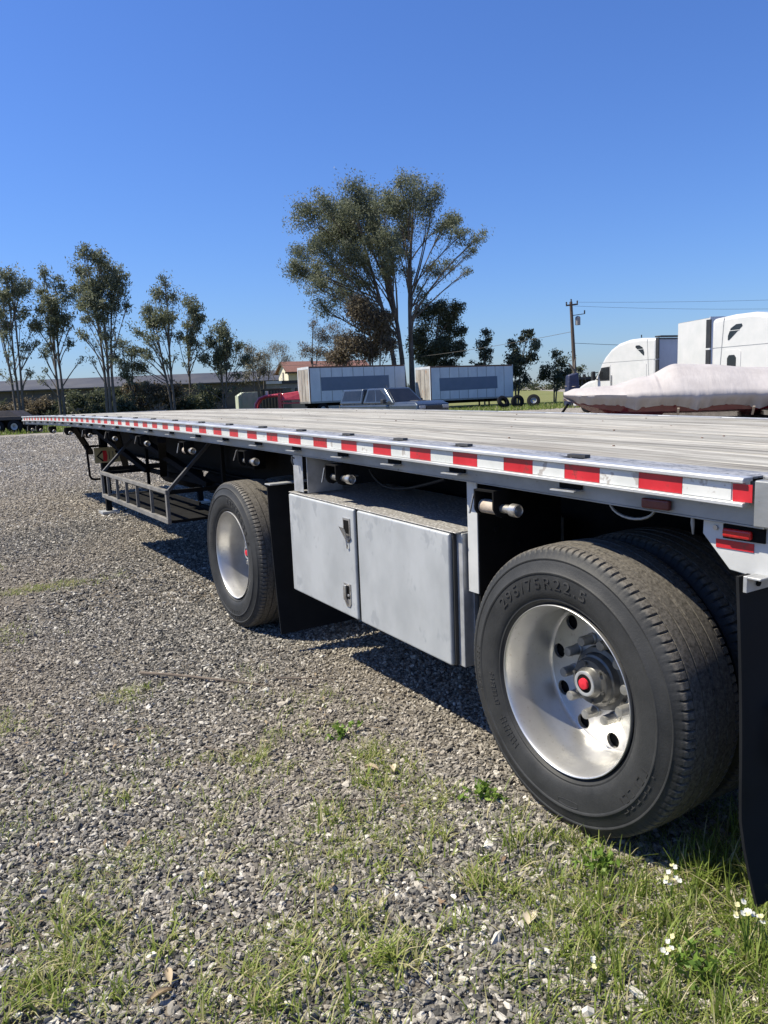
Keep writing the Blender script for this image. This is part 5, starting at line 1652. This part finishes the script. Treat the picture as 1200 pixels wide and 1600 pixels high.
tree('eucalyptus_tree', 'tallest broad eucalyptus with spreading crown standing between the two old box trailers', 38.5, 59.0,
     [(-9.18, 15.28, 1.31), (-9.48, 13.11, 0.84), (-8.19, 17.41, 1.55), (-5.88, 18.64, 1.79), (-6.55, 15.68, 1.79), (-4.27, 19.72, 1.55), (-2.19, 20.13, 1.67), (-1.22, 18.45, 1.55), (-3.87, 17.24, 1.79), (-2.33, 16.68, 1.31), (1.61, 20.47, 1.43), (3.13, 19.6, 1.2), (1.21, 19.02, 1.2), (2.52, 18.36, 0.96), (4.98, 18.05, 0.9), (3.9, 16.44, 0.96), (5.26, 15.22, 0.78), (6.82, 14.99, 0.66), (3.11, 12.96, 0.84), (4.88, 13.9, 0.6), (-7.47, 11.34, 1.31), (-6.05, 11.63, 1.55), (-4.44, 12.24, 1.31), (-0.69, 14.11, 1.31), (-2.05, 15.17, 1.2), (-4.87, 14.28, 1.31), (-7.52, 13.71, 1.08), (-4.36, 10.2, 1.08), (-1.09, 12.78, 0.84), (1.63, 10.64, 0.54), (6.43, 13.16, 0.42), (0.16, 16.8, 0.96), (-7.43, 9.8, 0.84)],
     MT['leaf_euc'], MT['bark'], r0=.46, nst=3, dens=230, seed=11, depth=.5, fork=.25, L=.27, Wd=.08, twigs=10, fill=30, grow=1.25, squash=.965)
tree('brown_tree', 'brownish bushy tree in front of the tallest eucalyptus trunk', 34.7, 57.9,
     [(-0.45, 7.93, 1.72), (0.64, 6.78, 1.37), (-2.06, 6.06, 1.37), (-1.24, 9.17, 1.15), (0.97, 8.15, 0.92), (-3.13, 4.99, 1.03), (-0.55, 5.44, 1.15), (1.44, 5.64, 0.8)],
     MT['leaf_brown'], MT['bark'], r0=.18, nst=3, dens=430, seed=12, L=.30, Wd=.10, twigs=10)
tree('dark_tree', 'dense dark green tree right of the tallest eucalyptus behind the second box trailer', 42.3, 60.2,
     [(-0.17, 9.46, 1.25), (1.38, 10.11, 1.0), (2.71, 9.64, 0.81), (1.94, 8.18, 1.25), (-0.54, 7.38, 1.25), (2.91, 7.55, 0.75), (1.14, 5.93, 1.37), (-1.09, 5.6, 0.87), (2.86, 5.44, 0.75), (-0.01, 4.65, 1.0), (1.84, 4.27, 0.87)],
     MT['leaf_dark'], MT['bark'], r0=.24, nst=2, fill=10, squash=.96, dens=300, seed=13, L=.29, Wd=.10, twigs=8)
tree('slender_tree', 'tall slender tree leaning over the low brown trailer at far left', 6.1, 62.7,
     [(0.36, 11.59, 0.77), (1.34, 10.65, 0.82), (-0.15, 10.02, 0.87), (0.53, 8.94, 0.77), (1.51, 7.89, 0.58), (-0.62, 7.97, 0.58), (-1.15, 10.74, 0.77), (-1.13, 8.91, 0.77), (0.08, 7.02, 0.43), (1.4, 6.03, 0.39)],
     MT['leaf_euc'], MT['bark'], r0=.17, nst=3, dens=240, seed=21, fork=.2, wispy=9, fill=8, squash=.97, group='row of tall thin trees')
tree('slender_tree', 'narrow slender tree just left of the tallest tree in the left row', 9.2, 63.1,
     [(-0.5, 12.17, 0.6), (0.23, 11.25, 0.75), (-0.92, 10.59, 0.65), (0.6, 10.15, 0.8), (-0.35, 9.0, 0.9), (0.82, 8.48, 0.7), (-1.31, 7.85, 0.5), (-0.02, 7.46, 0.6), (-0.9, 6.15, 0.4), (0.87, 6.56, 0.45)],
     MT['leaf_euc'], MT['bark'], r0=.16, nst=2, dens=240, seed=22, wispy=9, fill=8, squash=.97, group='row of tall thin trees')
tree('slender_tree', 'tallest and fullest tree in the left row above the trailer front', 11.7, 58.0,
     [(-0.68, 12.75, 0.66), (0.06, 12.28, 0.85), (-1.38, 11.76, 0.76), (0.57, 11.37, 1.04), (1.6, 11.02, 0.62), (-0.67, 10.53, 1.04), (0.99, 9.88, 0.95), (-1.71, 10.26, 0.57), (-0.33, 9.17, 0.85), (1.52, 9.1, 0.47), (0.25, 8.02, 0.71), (-1.47, 8.08, 0.52), (0.45, 6.64, 0.43), (-1.04, 6.7, 0.43)],
     MT['leaf_euc'], MT['bark'], r0=.20, nst=3, dens=270, seed=23, wispy=9, fill=8, squash=.97, group='row of tall thin trees')
tree('slender_tree', 'open crowned tree with low side branches right of the tallest in the left row', 16.8, 59.5,
     [(0.03, 11.27, 0.61), (-0.8, 10.25, 0.66), (0.27, 9.97, 0.81), (-1.66, 8.84, 0.71), (-0.46, 8.31, 0.86), (-2.4, 7.31, 0.61), (0.53, 8.27, 0.66), (-1.09, 6.77, 0.61), (-3.04, 5.72, 0.51), (-2.56, 4.37, 0.61), (-1.71, 5.42, 0.46)],
     MT['leaf_euc'], MT['bark'], r0=.17, nst=2, dens=210, seed=24, wispy=9, fill=8, squash=.97, group='row of tall thin trees')
tree('slender_tree', 'thin wispy tree with a sparse narrow crown in the left row', 18.6, 60.8,
     [(0.39, 9.93, 0.63), (1.05, 9.06, 0.68), (1.4, 8.3, 0.42), (0.38, 7.84, 0.63), (0.64, 6.41, 0.47), (-0.2, 6.95, 0.42)],
     MT['leaf_euc'], MT['bark'], r0=.13, nst=1, dens=300, seed=25, wispy=9, fill=8, squash=.97, group='row of tall thin trees')
tree('slender_tree', 'shorter round crowned tree at the right end of the left row', 20.6, 58.4,
     [(0.16, 7.24, 0.77), (0.87, 6.47, 0.77), (-0.53, 6.18, 0.67), (1.54, 5.85, 0.51), (0.27, 5.25, 0.67), (-1.02, 5.05, 0.51), (2.19, 4.82, 0.51), (-0.31, 4.27, 0.46)],
     MT['leaf_euc'], MT['bark'], r0=.14, nst=2, dens=330, seed=26, wispy=9, fill=8, squash=.97, group='row of tall thin trees')
tree('bare_tree', 'pale nearly leafless tree beside the cream house gable', 36.1, 79.7,
     [(-1.33, 6.94, 1.17), (-2.33, 5.91, 0.88), (-0.22, 7.25, 0.88), (-2.91, 4.86, 0.73), (0.42, 5.8, 0.88)],
     MT['leaf_tan'], MT['bark_pale'], r0=.16, nst=3, dens=110, seed=31, twigs=16, L=.22, Wd=.05, droop=-.3)
tree('bare_tree', 'thin brownish sparse tree rising behind the house roof', 36.8, 74.4,
     [(0.43, 9.21, 0.63), (1.06, 8.04, 0.91), (-0.4, 6.55, 1.05), (2.17, 5.43, 0.84), (0.96, 6.15, 0.91)],
     MT['leaf_brown'], MT['bark'], r0=.13, nst=2, dens=190, seed=32, twigs=12, L=.24, Wd=.07)
tree('young_tree', 'thin young tree with a leaning tip right above the second box trailer', 46.1, 56.6,
     [(0.24, 6.89, 0.49), (-0.26, 5.84, 0.49), (0.08, 4.64, 0.55), (0.59, 6.17, 0.37), (-0.49, 3.82, 0.49)],
     MT['leaf_dark'], MT['bark'], r0=.08, nst=1, dens=330, seed=41, fill=6, wispy=3, twigs=6, L=.26, Wd=.10, group='young trees along the field')
tree('young_tree', 'bushy young tree at the right end of the second box trailer', 46.0, 51.9,
     [(1.11, 6.45, 0.58), (1.5, 5.32, 0.64), (-0.39, 5.56, 0.58), (-0.64, 4.16, 0.76), (0.63, 4.11, 0.76), (-1.12, 3.04, 0.58), (-0.09, 1.86, 0.58), (0.84, 2.39, 0.46)],
     MT['leaf_dark'], MT['bark'], r0=.12, nst=2, dens=280, seed=42, fill=6, wispy=3, twigs=6, L=.28, Wd=.12, group='young trees along the field')
tree('young_tree', 'low leafy young tree left of the utility pole', 50.4, 51.6,
     [(-0.03, 4.48, 0.54), (0.91, 3.74, 0.72), (-0.75, 3.1, 0.66), (1.5, 3.02, 0.54), (0.19, 2.19, 0.6), (-1.23, 2.36, 0.42)],
     MT['leaf_dark'], MT['bark'], r0=.10, nst=2, dens=260, seed=43, fill=6, wispy=3, twigs=6, L=.26, Wd=.11, group='young trees along the field')
tree('young_tree', 'small shrub like tree at the foot of the utility pole', 47.8, 46.0,
     [(-0.0, 2.97, 0.44), (-0.33, 2.18, 0.49), (0.16, 1.73, 0.38)],
     MT['leaf_dark'], MT['bark'], r0=.06, nst=1, dens=320, seed=44, twigs=5, L=.24, Wd=.10, group='young trees along the field')
tree('slender_tree', 'low feathery tree filling the gap before the open crowned tree', 14.2, 61.5,
     [(-.6, 6.3, .7), (.2, 5.6, .7), (-.9, 4.8, .6), (.6, 4.3, .6), (-.2, 3.6, .6), (.9, 3.0, .5)],
     MT['leaf_euc'], MT['bark'], r0=.10, nst=2, dens=200, seed=71, wispy=5, fill=4, group='row of tall thin trees')
tree('slender_tree', 'small airy tree just left of the pale green bin', 26.0, 64.2,
     [(-.5, 6.0, .6), (.3, 5.2, .6), (-.2, 4.3, .55), (.6, 3.9, .5), (-.8, 3.6, .5)],
     MT['leaf_tan'], MT['bark'], r0=.09, nst=2, dens=170, seed=72, wispy=4, fill=3, group='row of tall thin trees')
tree('bare_tree', 'wide tan half bare tree behind the grey cabin', 31.5, 75.5,
     [(-2.2, 6.0, .9), (-1.0, 6.8, .9), (.2, 6.2, .9), (1.3, 6.9, .8), (2.2, 5.6, .8), (-1.6, 4.6, .8), (.8, 4.6, .8)],
     MT['leaf_tan'], MT['bark'], r0=.12, nst=3, dens=110, seed=73, twigs=14, L=.22, Wd=.05, droop=-.2, fill=5)
tree('brown_tree', 'thin brown hazy tree between the house roof and the tallest eucalyptus', 39.0, 72.0,
     [(-1.8, 7.6, 1.0), (-.6, 8.6, 1.0), (.6, 7.8, 1.0), (1.6, 6.6, .9), (-1.0, 5.8, .9), (.4, 5.6, .9)],
     MT['leaf_brown'], MT['bark'], r0=.14, nst=3, dens=150, seed=74, twigs=12, L=.24, Wd=.06, fill=5)
# understorey shrubs in front of the warehouse
SH = [(2.5, 66.5, 1.9, 'wide dark shrub at the far left below the leaning slender tree'), (6.6, 66.0, 1.5, 'low brown shrub under the left slender trees'), (10.2, 64.5, 1.9, 'dark shrub at the foot of the tallest tree in the left row'),
      (13.2, 62.5, 1.6, 'small round shrub right of the tallest left row trunk'), (16.2, 61.5, 2.4, 'tall dark shrub below the open crowned tree'), (19.2, 60.6, 2.1, 'dense dark shrub left of the pale green bin'), (14.6, 66.5, 2.6, 'loose grey green shrub set back behind the left row')]
for i, (x, y, h, lab) in enumerate(SH):
    rnd = random.Random(50 + i)
    bl = [(rnd.uniform(-2.0, 2.0), 1.3 * h * rnd.uniform(.25, .9), rnd.uniform(.45, .8)) for _ in range(13)]
    tree('shrub', lab, x, y, bl, MT['leaf_brown'] if i % 3 == 1 else MT['leaf_dark'], MT['bark'], r0=.07, nst=3, dens=330, seed=60 + i, group='shrubs in front of the warehouse', cat='shrub', L=.26, Wd=.11, fork=.1)
t = thing('dead_trunk', 'dead leaning tree stump beside the utility pole', 'tree trunk', (41.2, 40.0, -.05), R0)
MB().tube([(0, 0, 0), (-.05, 0, 1.5), (-.15, 0, 2.6), (-.55, 0, 3.2)], [.17, .15, .12, .05], 8).build('trunk', MT['bark'], t, smooth=50)
MB().tube([(-.12, 0, 2.4), (-.1, .1, 3.3), (-.02, .1, 3.6)], [.10, .07, .03], 7).build('branch', MT['bark'], t, smooth=50)

# far tree line across the field
def far_trees():
    rnd = np.random.default_rng(5)
    cs = []; sg = []
    a = np.array([60., 330.]); b = np.array([430., 150.])
    for i in range(240):
        s = rnd.uniform(0, 1)
        p = a + (b - a) * s + rnd.normal(0, 6, 2)
        h = rnd.uniform(1.0, 3.6) + (2.5 if rnd.uniform() < .15 else 0)
        for k in range(3):
            cs.append([p[0] + rnd.normal(0, 1.5), p[1] + rnd.normal(0, 1.5), h * rnd.uniform(.2, .9)]); sg.append(1.1)
    V, Q, tone = leaves_np(np.array(cs), np.array(sg), 26, 1.1, .6, .2, rnd)
    o = put('far_treeline', np_mesh('far_treeline', V, Q, MT['leaf_dark'], tone))
    tag(o, kind='stuff')
far_trees()

# ------------------------------------------------------------------ grass and weeds
def blades(px, py, n, h, spread, lean, wdt, rnd, z0=None, tone=(.1, .8), segs=3):
    """n blades round each (px,py): returns V, Q, tone"""
    px = np.asarray(px, float); py = np.asarray(py, float)
    m = len(px) * n
    X = np.repeat(px, n) + rnd.normal(0, 1, m) * np.repeat(spread, n)
    Y = np.repeat(py, n) + rnd.normal(0, 1, m) * np.repeat(spread, n)
    H = np.repeat(h, n) * rnd.uniform(.35, 1.15, m)
    az = rnd.uniform(0, 2 * np.pi, m)
    ln = np.clip(rnd.normal(lean, .35, m), .05, 1.6)
    Z = gz(X, Y) if z0 is None else np.full(m, z0)
    wv = np.stack([-np.sin(az), np.cos(az), np.zeros(m)], -1) * (np.repeat(wdt, n) * rnd.uniform(.6, 1.3, m))[:, None]
    V = []
    for s in np.linspace(0, 1, segs + 1):
        r = H * (ln * s ** 1.7)
        z = H * (s - .38 * ln * s ** 2.4)
        c = np.stack([X + np.cos(az) * r, Y + np.sin(az) * r, Z + np.maximum(z, .004)], -1)
        k = (1 - s) ** .7 * .9 + .06
        V += [c - wv * k, c + wv * k]
    V = np.stack(V, 1).reshape(-1, 3)
    st = (segs + 1) * 2
    base = np.arange(m)[:, None] * st
    Q = np.concatenate([base + np.array([2 * i, 2 * i + 1, 2 * i + 3, 2 * i + 2]) for i in range(segs)], 1).reshape(-1, 4)
    tn = np.clip(np.repeat(rnd.uniform(tone[0], tone[1], m), segs) + 0, 0, 1)
    dry = np.repeat(rnd.uniform(0, 1, m) < .16, segs)
    tn[dry] = rnd.uniform(.85, 1, dry.sum())
    return V, Q, tn

def cat_np(parts):
    V = []; Q = []; T_ = []; o = 0
    for v, q, t in parts:
        V.append(v); Q.append(q + o); T_.append(t); o += len(v)
    return np.concatenate(V), np.concatenate(Q), np.concatenate(T_)

def weeds():
    rnd = np.random.default_rng(9)
    parts = []
    # dense corner at the rear of the trailer
    n = 1500
    px = rnd.uniform(-1.15, .75, n); py = rnd.uniform(-1.3, .35, n)
    d = (px + .72) * .75 - (py - .02) * .62              # grows towards the rear right corner
    keep = (rnd.uniform(0, 1, n) < np.clip(d * 1.15, .015, 1)) & ~((px > -.02) & (py > -.06))
    px, py, d = px[keep], py[keep], d[keep]
    h = .045 + .115 * np.clip(d, 0, 1) * rnd.uniform(.3, 1.4, len(px))
    parts.append(blades(px, py, 15, h, np.full(len(px), .022), .55, np.full(len(px), .0030), rnd))
    # fine ground cover there
    n = 2600
    px = rnd.uniform(-1.2, .7, n); py = rnd.uniform(-1.3, .25, n)
    d = (px + .80) * .75 - (py - .02) * .62
    keep = rnd.uniform(0, 1, n) < np.clip(d * 1.1, 0, 1)
    px, py = px[keep], py[keep]
    parts.append(blades(px, py, 12, np.full(len(px), .04), np.full(len(px), .02), .9, np.full(len(px), .0017), rnd, tone=(.2, .9)))
    # scattered tufts over the nearer gravel
    n = 2600
    px = rnd.uniform(-2.3, .1, n); py = rnd.uniform(-.6, 2.6, n)
    pn = np.sin(px * 5 + 2 * np.sin(py * 3)) * np.sin(py * 6 + 1.5 * np.sin(px * 4))
    keep = (px < .0) & (rnd.uniform(0, 1, n) < np.clip(.9 - py * .33, .05, 1) * np.clip(.35 + .9 * pn, .04, 1))
    px, py = px[keep], py[keep]
    parts.append(blades(px, py, 8, rnd.uniform(.03, .085, len(px)), np.full(len(px), .03), .85, np.full(len(px), .0022), rnd, tone=(.2, .95)))
    # low green mats
    for cx, cy, sx, sy, k in ((-1.02, 5.6, .32, .10, 260), (-1.55, 4.2, .18, .2, 120), (-.95, 2.6, .1, .08, 60), (-1.65, 2.6, .12, .12, 80), (-.25, 1.15, .08, .12, 90), (-.30, .75, .07, .08, 70), (-1.45, 1.0, .12, .1, 90), (-.62, .62, .12, .1, 110),
                             (-1.6, .62, .1, .08, 120), (-1.15, .35, .12, .08, 110), (-1.45, 6.8, .2, .1, 90), (-.75, 1.5, .07, .05, 50)):
        parts.append(blades(cx + rnd.normal(0, sx, k), cy + rnd.normal(0, sy, k), 5, np.full(k, .045), np.full(k, .012), .9, np.full(k, .002), rnd, tone=(.35, .95)))
    for cx, cy, k, hh in [(a_, b_, int(c_ * .95), d_ * 1.1) for a_, b_, c_, d_ in ((-1.60, .78, 26, .07), (-1.70, .55, 30, .085), (-1.19, .15, 22, .09), (-.85, .10, 26, .085), (-.46, .20, 24, .08), (-.40, .94, 16, .06), (-1.11, .76, 14, .055), (-.47, .45, 14, .06),
                          (-1.35, .51, 18, .065), (-.67, .80, 16, .08), (-.86, .30, 18, .07), (-1.23, 1.49, 12, .04), (-.40, 1.61, 12, .05), (-.60, .45, 12, .06), (-1.0, .3, 12, .06), (-.3, 1.2, 12, .05), (-1.48, .66, 14, .06))]:
        parts.append(blades(cx + rnd.normal(0, .06, k), cy + rnd.normal(0, .06, k), 6, np.full(k, hh) * rnd.uniform(.6, 1.3, k), np.full(k, .01), .75, np.full(k, .0034), rnd, tone=(.25, .95), segs=3))
    V, Q, t = cat_np(parts)
    o = put('weed_cover', np_mesh('weed_cover', V, Q, MT['grass'], t))
    tag(o, kind='stuff')
    # long grass along the far verge
    n = 5200
    s = rnd.uniform(-.75, 1.6, n)
    e = np.array([4.26, 47.9]) + np.outer(s, np.array([31.04, -9.4]))
    dd = rnd.uniform(0, 1, n) ** 1.6 * 14 + .2 + .5 * np.sin(s * 23) + .4 * np.sin(s * 61)
    p = e + nrm * dd[:, None]
    V, Q, t = blades(p[:, 0], p[:, 1], 9, rnd.uniform(.12, .38, n), np.full(n, .30), .5, np.full(n, .022), rnd, z0=-.02, tone=(.0, .62), segs=2)
    o = put('verge_grass', np_mesh('verge_grass', V, Q, MT['grass'], t))
    tag(o, kind='stuff')
weeds()

TUFTS = [(-.50, .78, 17, .105, 'tall thin grass tuft with upright blades left of the rear tyre'), (-.245, .30, 14, .16, 'wispy tall grass stalks against the bottom of the rear tyre'), (-.66, .10, 26, .085, 'spreading pale grass clump on gravel in front of the rear tyre'),
         (-.86, .50, 22, .075, 'short bushy grass clump in the middle of the gravel'), (-1.52, .42, 40, .07, 'dense low grass clump near the lower left corner'), (-1.05, .05, 14, .15, 'grass clump with wide long blades at the bottom edge'),
         (-.36, -.16, 24, .17, 'tall bright grass clump in front of the rear mud flap'), (-.18, -.30, 24, .17, 'tall dense grass clump beside the white flowers'), (-1.30, .95, 16, .05, 'tiny grass tuft in open gravel left of centre'), (-1.36, .22, 22, .09, 'ragged grass clump beside the dry leaves at lower left')]
for i, (x, y, n, h, lab) in enumerate(TUFTS):
    rnd = np.random.default_rng(100 + i)
    wd = .0045 if 'wide' in lab else .0027
    V, Q, t = blades([0], [0], n, np.array([h]), np.array([.022]), .5 if h > .1 else .8, np.array([wd]), rnd, z0=0, tone=(.25, .8), segs=5)
    o = put('grass_tuft', np_mesh('grass_tuft', V, Q, MT['grass'], t), None, (x, y, float(gz(x, y))))
    tag(o, lab, 'grass tuft', 'grass tufts in the gravel')

# leafy weeds
def leafy(label, x, y, n, r, h, seed):
    rnd = np.random.default_rng(seed)
    cs = np.column_stack([rnd.normal(0, r * .5, n), rnd.normal(0, r * .5, n), rnd.uniform(.2, 1, n) * h])
    V, Q, t = leaves_np(cs, np.full(n, .008), 5, .030, .015, -.25, rnd)
    mb = MB()
    for k in range(9):
        e = cs[k % n]
        mb.tube([(0, 0, 0), tuple(e * np.array([.4, .4, .7])), tuple(e)], [.0016, .0013, .0008], 4)
    th = thing('leafy_weed', label, 'weed', (x, y, float(gz(x, y))), 0, 'leafy weeds')
    mb.build('stem', MT['weed'], th)
    tag(put('leaves', np_mesh('leaves', V, Q, MT['weed'], t), th), kind='stuff')
leafy('bright leafy weed at the foot of the rear tyre', -.10, .05, 26, .07, .07, 1)
leafy('bright leafy weed against the left side of the rear tyre', -.10, .62, 22, .07, .05, 2)
leafy('small leafy weed on the gravel below the tool box', -.28, 1.42, 16, .06, .05, 3)
leafy('leafy weed at the bottom right among the grass', -.22, -.42, 26, .08, .08, 4)

# white flowering plants
def flower_plant(label, x, y, heads, seed):
    rnd = np.random.default_rng(seed)
    th = thing('flowering_weed', label, 'flower', (x, y, 0), 0, 'white flowering weeds')
    sb = MB(); pv = []; 
    for (dx, dy, h) in heads:
        sb.tube([(0, 0, 0), (dx * .3, dy * .3, h * .55), (dx, dy, h)], [.0024, .0018, .0011], 5)
    sb.build('stem', MT['weed'], th)
    for (dx, dy, h) in heads:
        for b in range(3):
            c = np.array([dx, dy, h]) + rnd.normal(0, .007, 3)
            V = []; F = []
            up = np.array([rnd.normal(-.3, .4), rnd.normal(-.3, .4), 1.]); up /= np.linalg.norm(up)
            u = np.cross(up, [0, 1, .2]); u /= np.linalg.norm(u); v = np.cross(up, u)
            for q in range(4):
                a = q * math.pi / 2 + rnd.uniform(-.2, .2)
                d = u * math.cos(a) + v * math.sin(a); e = -u * math.sin(a) + v * math.cos(a)
                L_ = .0075; W_ = .0042
                o = len(V)
                V += [c, c + d * L_ * .6 + e * W_ + up * .001, c + d * L_ + e * W_ * .5 + up * .0025, c + d * L_ - e * W_ * .5 + up * .0025, c + d * L_ * .6 - e * W_ + up * .001]
                F.append((o, o + 1, o + 2, o + 3, o + 4))
            mb = MB().add(V, F)
            mb.build('petals', MT['petal'] if b < 2 else MT['petal_yellow'], th)
    return th
flower_plant('tall weed with a large cluster of white flowers at the lower right corner', -.095, -.46, [(.0, .0, .16), (.02, .01, .15), (-.02, .015, .155), (.03, -.01, .14), (.01, .03, .17)], 1)
flower_plant('weed with two small white flowers at the bottom edge', -.31, -.37, [(0, 0, .09), (.03, .01, .10)], 2)
flower_plant('weed with pale yellow white flowers beside the mud flap grass', -.07, -.20, [(0, 0, .10), (.03, .01, .12), (-.03, .0, .11)], 3)
flower_plant('weed with a single small white flower on the grass', -.46, -.26, [(0, 0, .05)], 4)

# twigs and fallen leaves
def twig(label, pts, r_):
    b = Vector((pts[0][0], pts[0][1], 0))
    q = [(x - b.x, y - b.y, float(gz(x, y)) + z) for x, y, z in pts]
    o = MB().tube(q, [r_ * (1 - .6 * i / (len(q) - 1)) for i in range(len(q))], 6).build('twig', MT['twig'], None, smooth=60)
    o.location = b
    tag(o, label, 'twig', 'dry twigs on the gravel')
twig('long straight dry twig lying on the open gravel', [(-.82, 2.86, .02), (-.68, 2.68, .028), (-.54, 2.52, .022), (-.42, 2.36, .02), (-.30, 2.20, .016)], .010)
twig('thin curved dry stalk left of the toolbox shadow', [(-.22, 2.28, .02), (-.10, 2.14, .03), (.02, 2.04, .02)], .006)
twig('short bent twig on gravel below the long straight twig', [(-.84, 1.70, .015), (-.80, 1.58, .02), (-.83, 1.46, .014)], .004)
twig('thin dry stalk beside the small leafy weed', [(-.34, 1.60, .015), (-.22, 1.52, .02), (-.12, 1.40, .015)], .004)
twig('dark thin twig lying left of the rear tyre', [(-.62, .96, .014), (-.50, .86, .016), (-.34, .78, .012)], .004)
twig('pale dry stalk lying in the grass near the mud flap', [(-.32, -.10, .02), (-.22, -.13, .03), (-.12, -.12, .02)], .004)
def leaf_litter():
    rnd = np.random.default_rng(77)
    n = 120
    px = rnd.uniform(-1.9, .0, n); py = rnd.uniform(-.7, 2.3, n)
    V = []; Q = []; t = []
    for i in range(n):
        a = rnd.uniform(0, 6.28); L_ = rnd.uniform(.018, .045); W_ = L_ * rnd.uniform(.2, .42)
        d = np.array([math.cos(a), math.sin(a), rnd.uniform(-.25, .25)]); e = np.array([-math.sin(a), math.cos(a), rnd.uniform(-.4, .4)])
        c = np.array([px[i], py[i], float(gz(px[i], py[i])) + .018])
        o = len(V)
        V += [c - d * L_ * .5, c - e * W_ * .5 + [0, 0, .003], c + d * L_ * .5 + [0, 0, .002], c + e * W_ * .5 + [0, 0, .003]]
        Q.append([o, o + 1, o + 2, o + 3]); t.append(rnd.uniform(0, 1))
    o = put('leaf_litter', np_mesh('leaf_litter', np.array(V), np.array(Q), MT['dry_leaf'], np.array(t)))
    tag(o, kind='stuff')
leaf_litter()
def big_leaf(label, x, y, a, L_, W_, tone):
    V = []
    for s in np.linspace(0, 1, 7):
        wdt = W_ * math.sin(math.pi * min(1, s * .92 + .06)) ** .8
        for q in (-1, 0, 1):
            V.append((s * L_, q * wdt / 2, .012 * abs(q) + .012 * math.sin(s * 3) + .012))
    Q = [(i * 3 + k, i * 3 + k + 1, i * 3 + 4 + k, i * 3 + 3 + k) for i in range(6) for k in range(2)]
    o = put('fallen_leaf', np_mesh('fallen_leaf', np.array(V), np.array(Q), MT['dry_leaf'], np.full(len(Q), tone)), None, (x, y, float(gz(x, y))), (0, 0, a))
    tag(o, label, 'leaf', 'dry fallen leaves')
big_leaf('pale heart shaped fallen leaf on gravel near the rear tyre', -.47, -.02, .6, .05, .04, .95)
big_leaf('curled tan leaf below the tool box', -.33, 1.03, 2.2, .06, .026, .6)
big_leaf('broad cream leaf beside the curled tan leaf', -.285, .98, 1.2, .045, .03, .9)
big_leaf('long tan leaf standing among the lower left grass', -1.40, .36, 1.4, .06, .022, .65)
big_leaf('narrow brown leaf under the left grass clump', -1.47, .33, .2, .07, .018, .45)
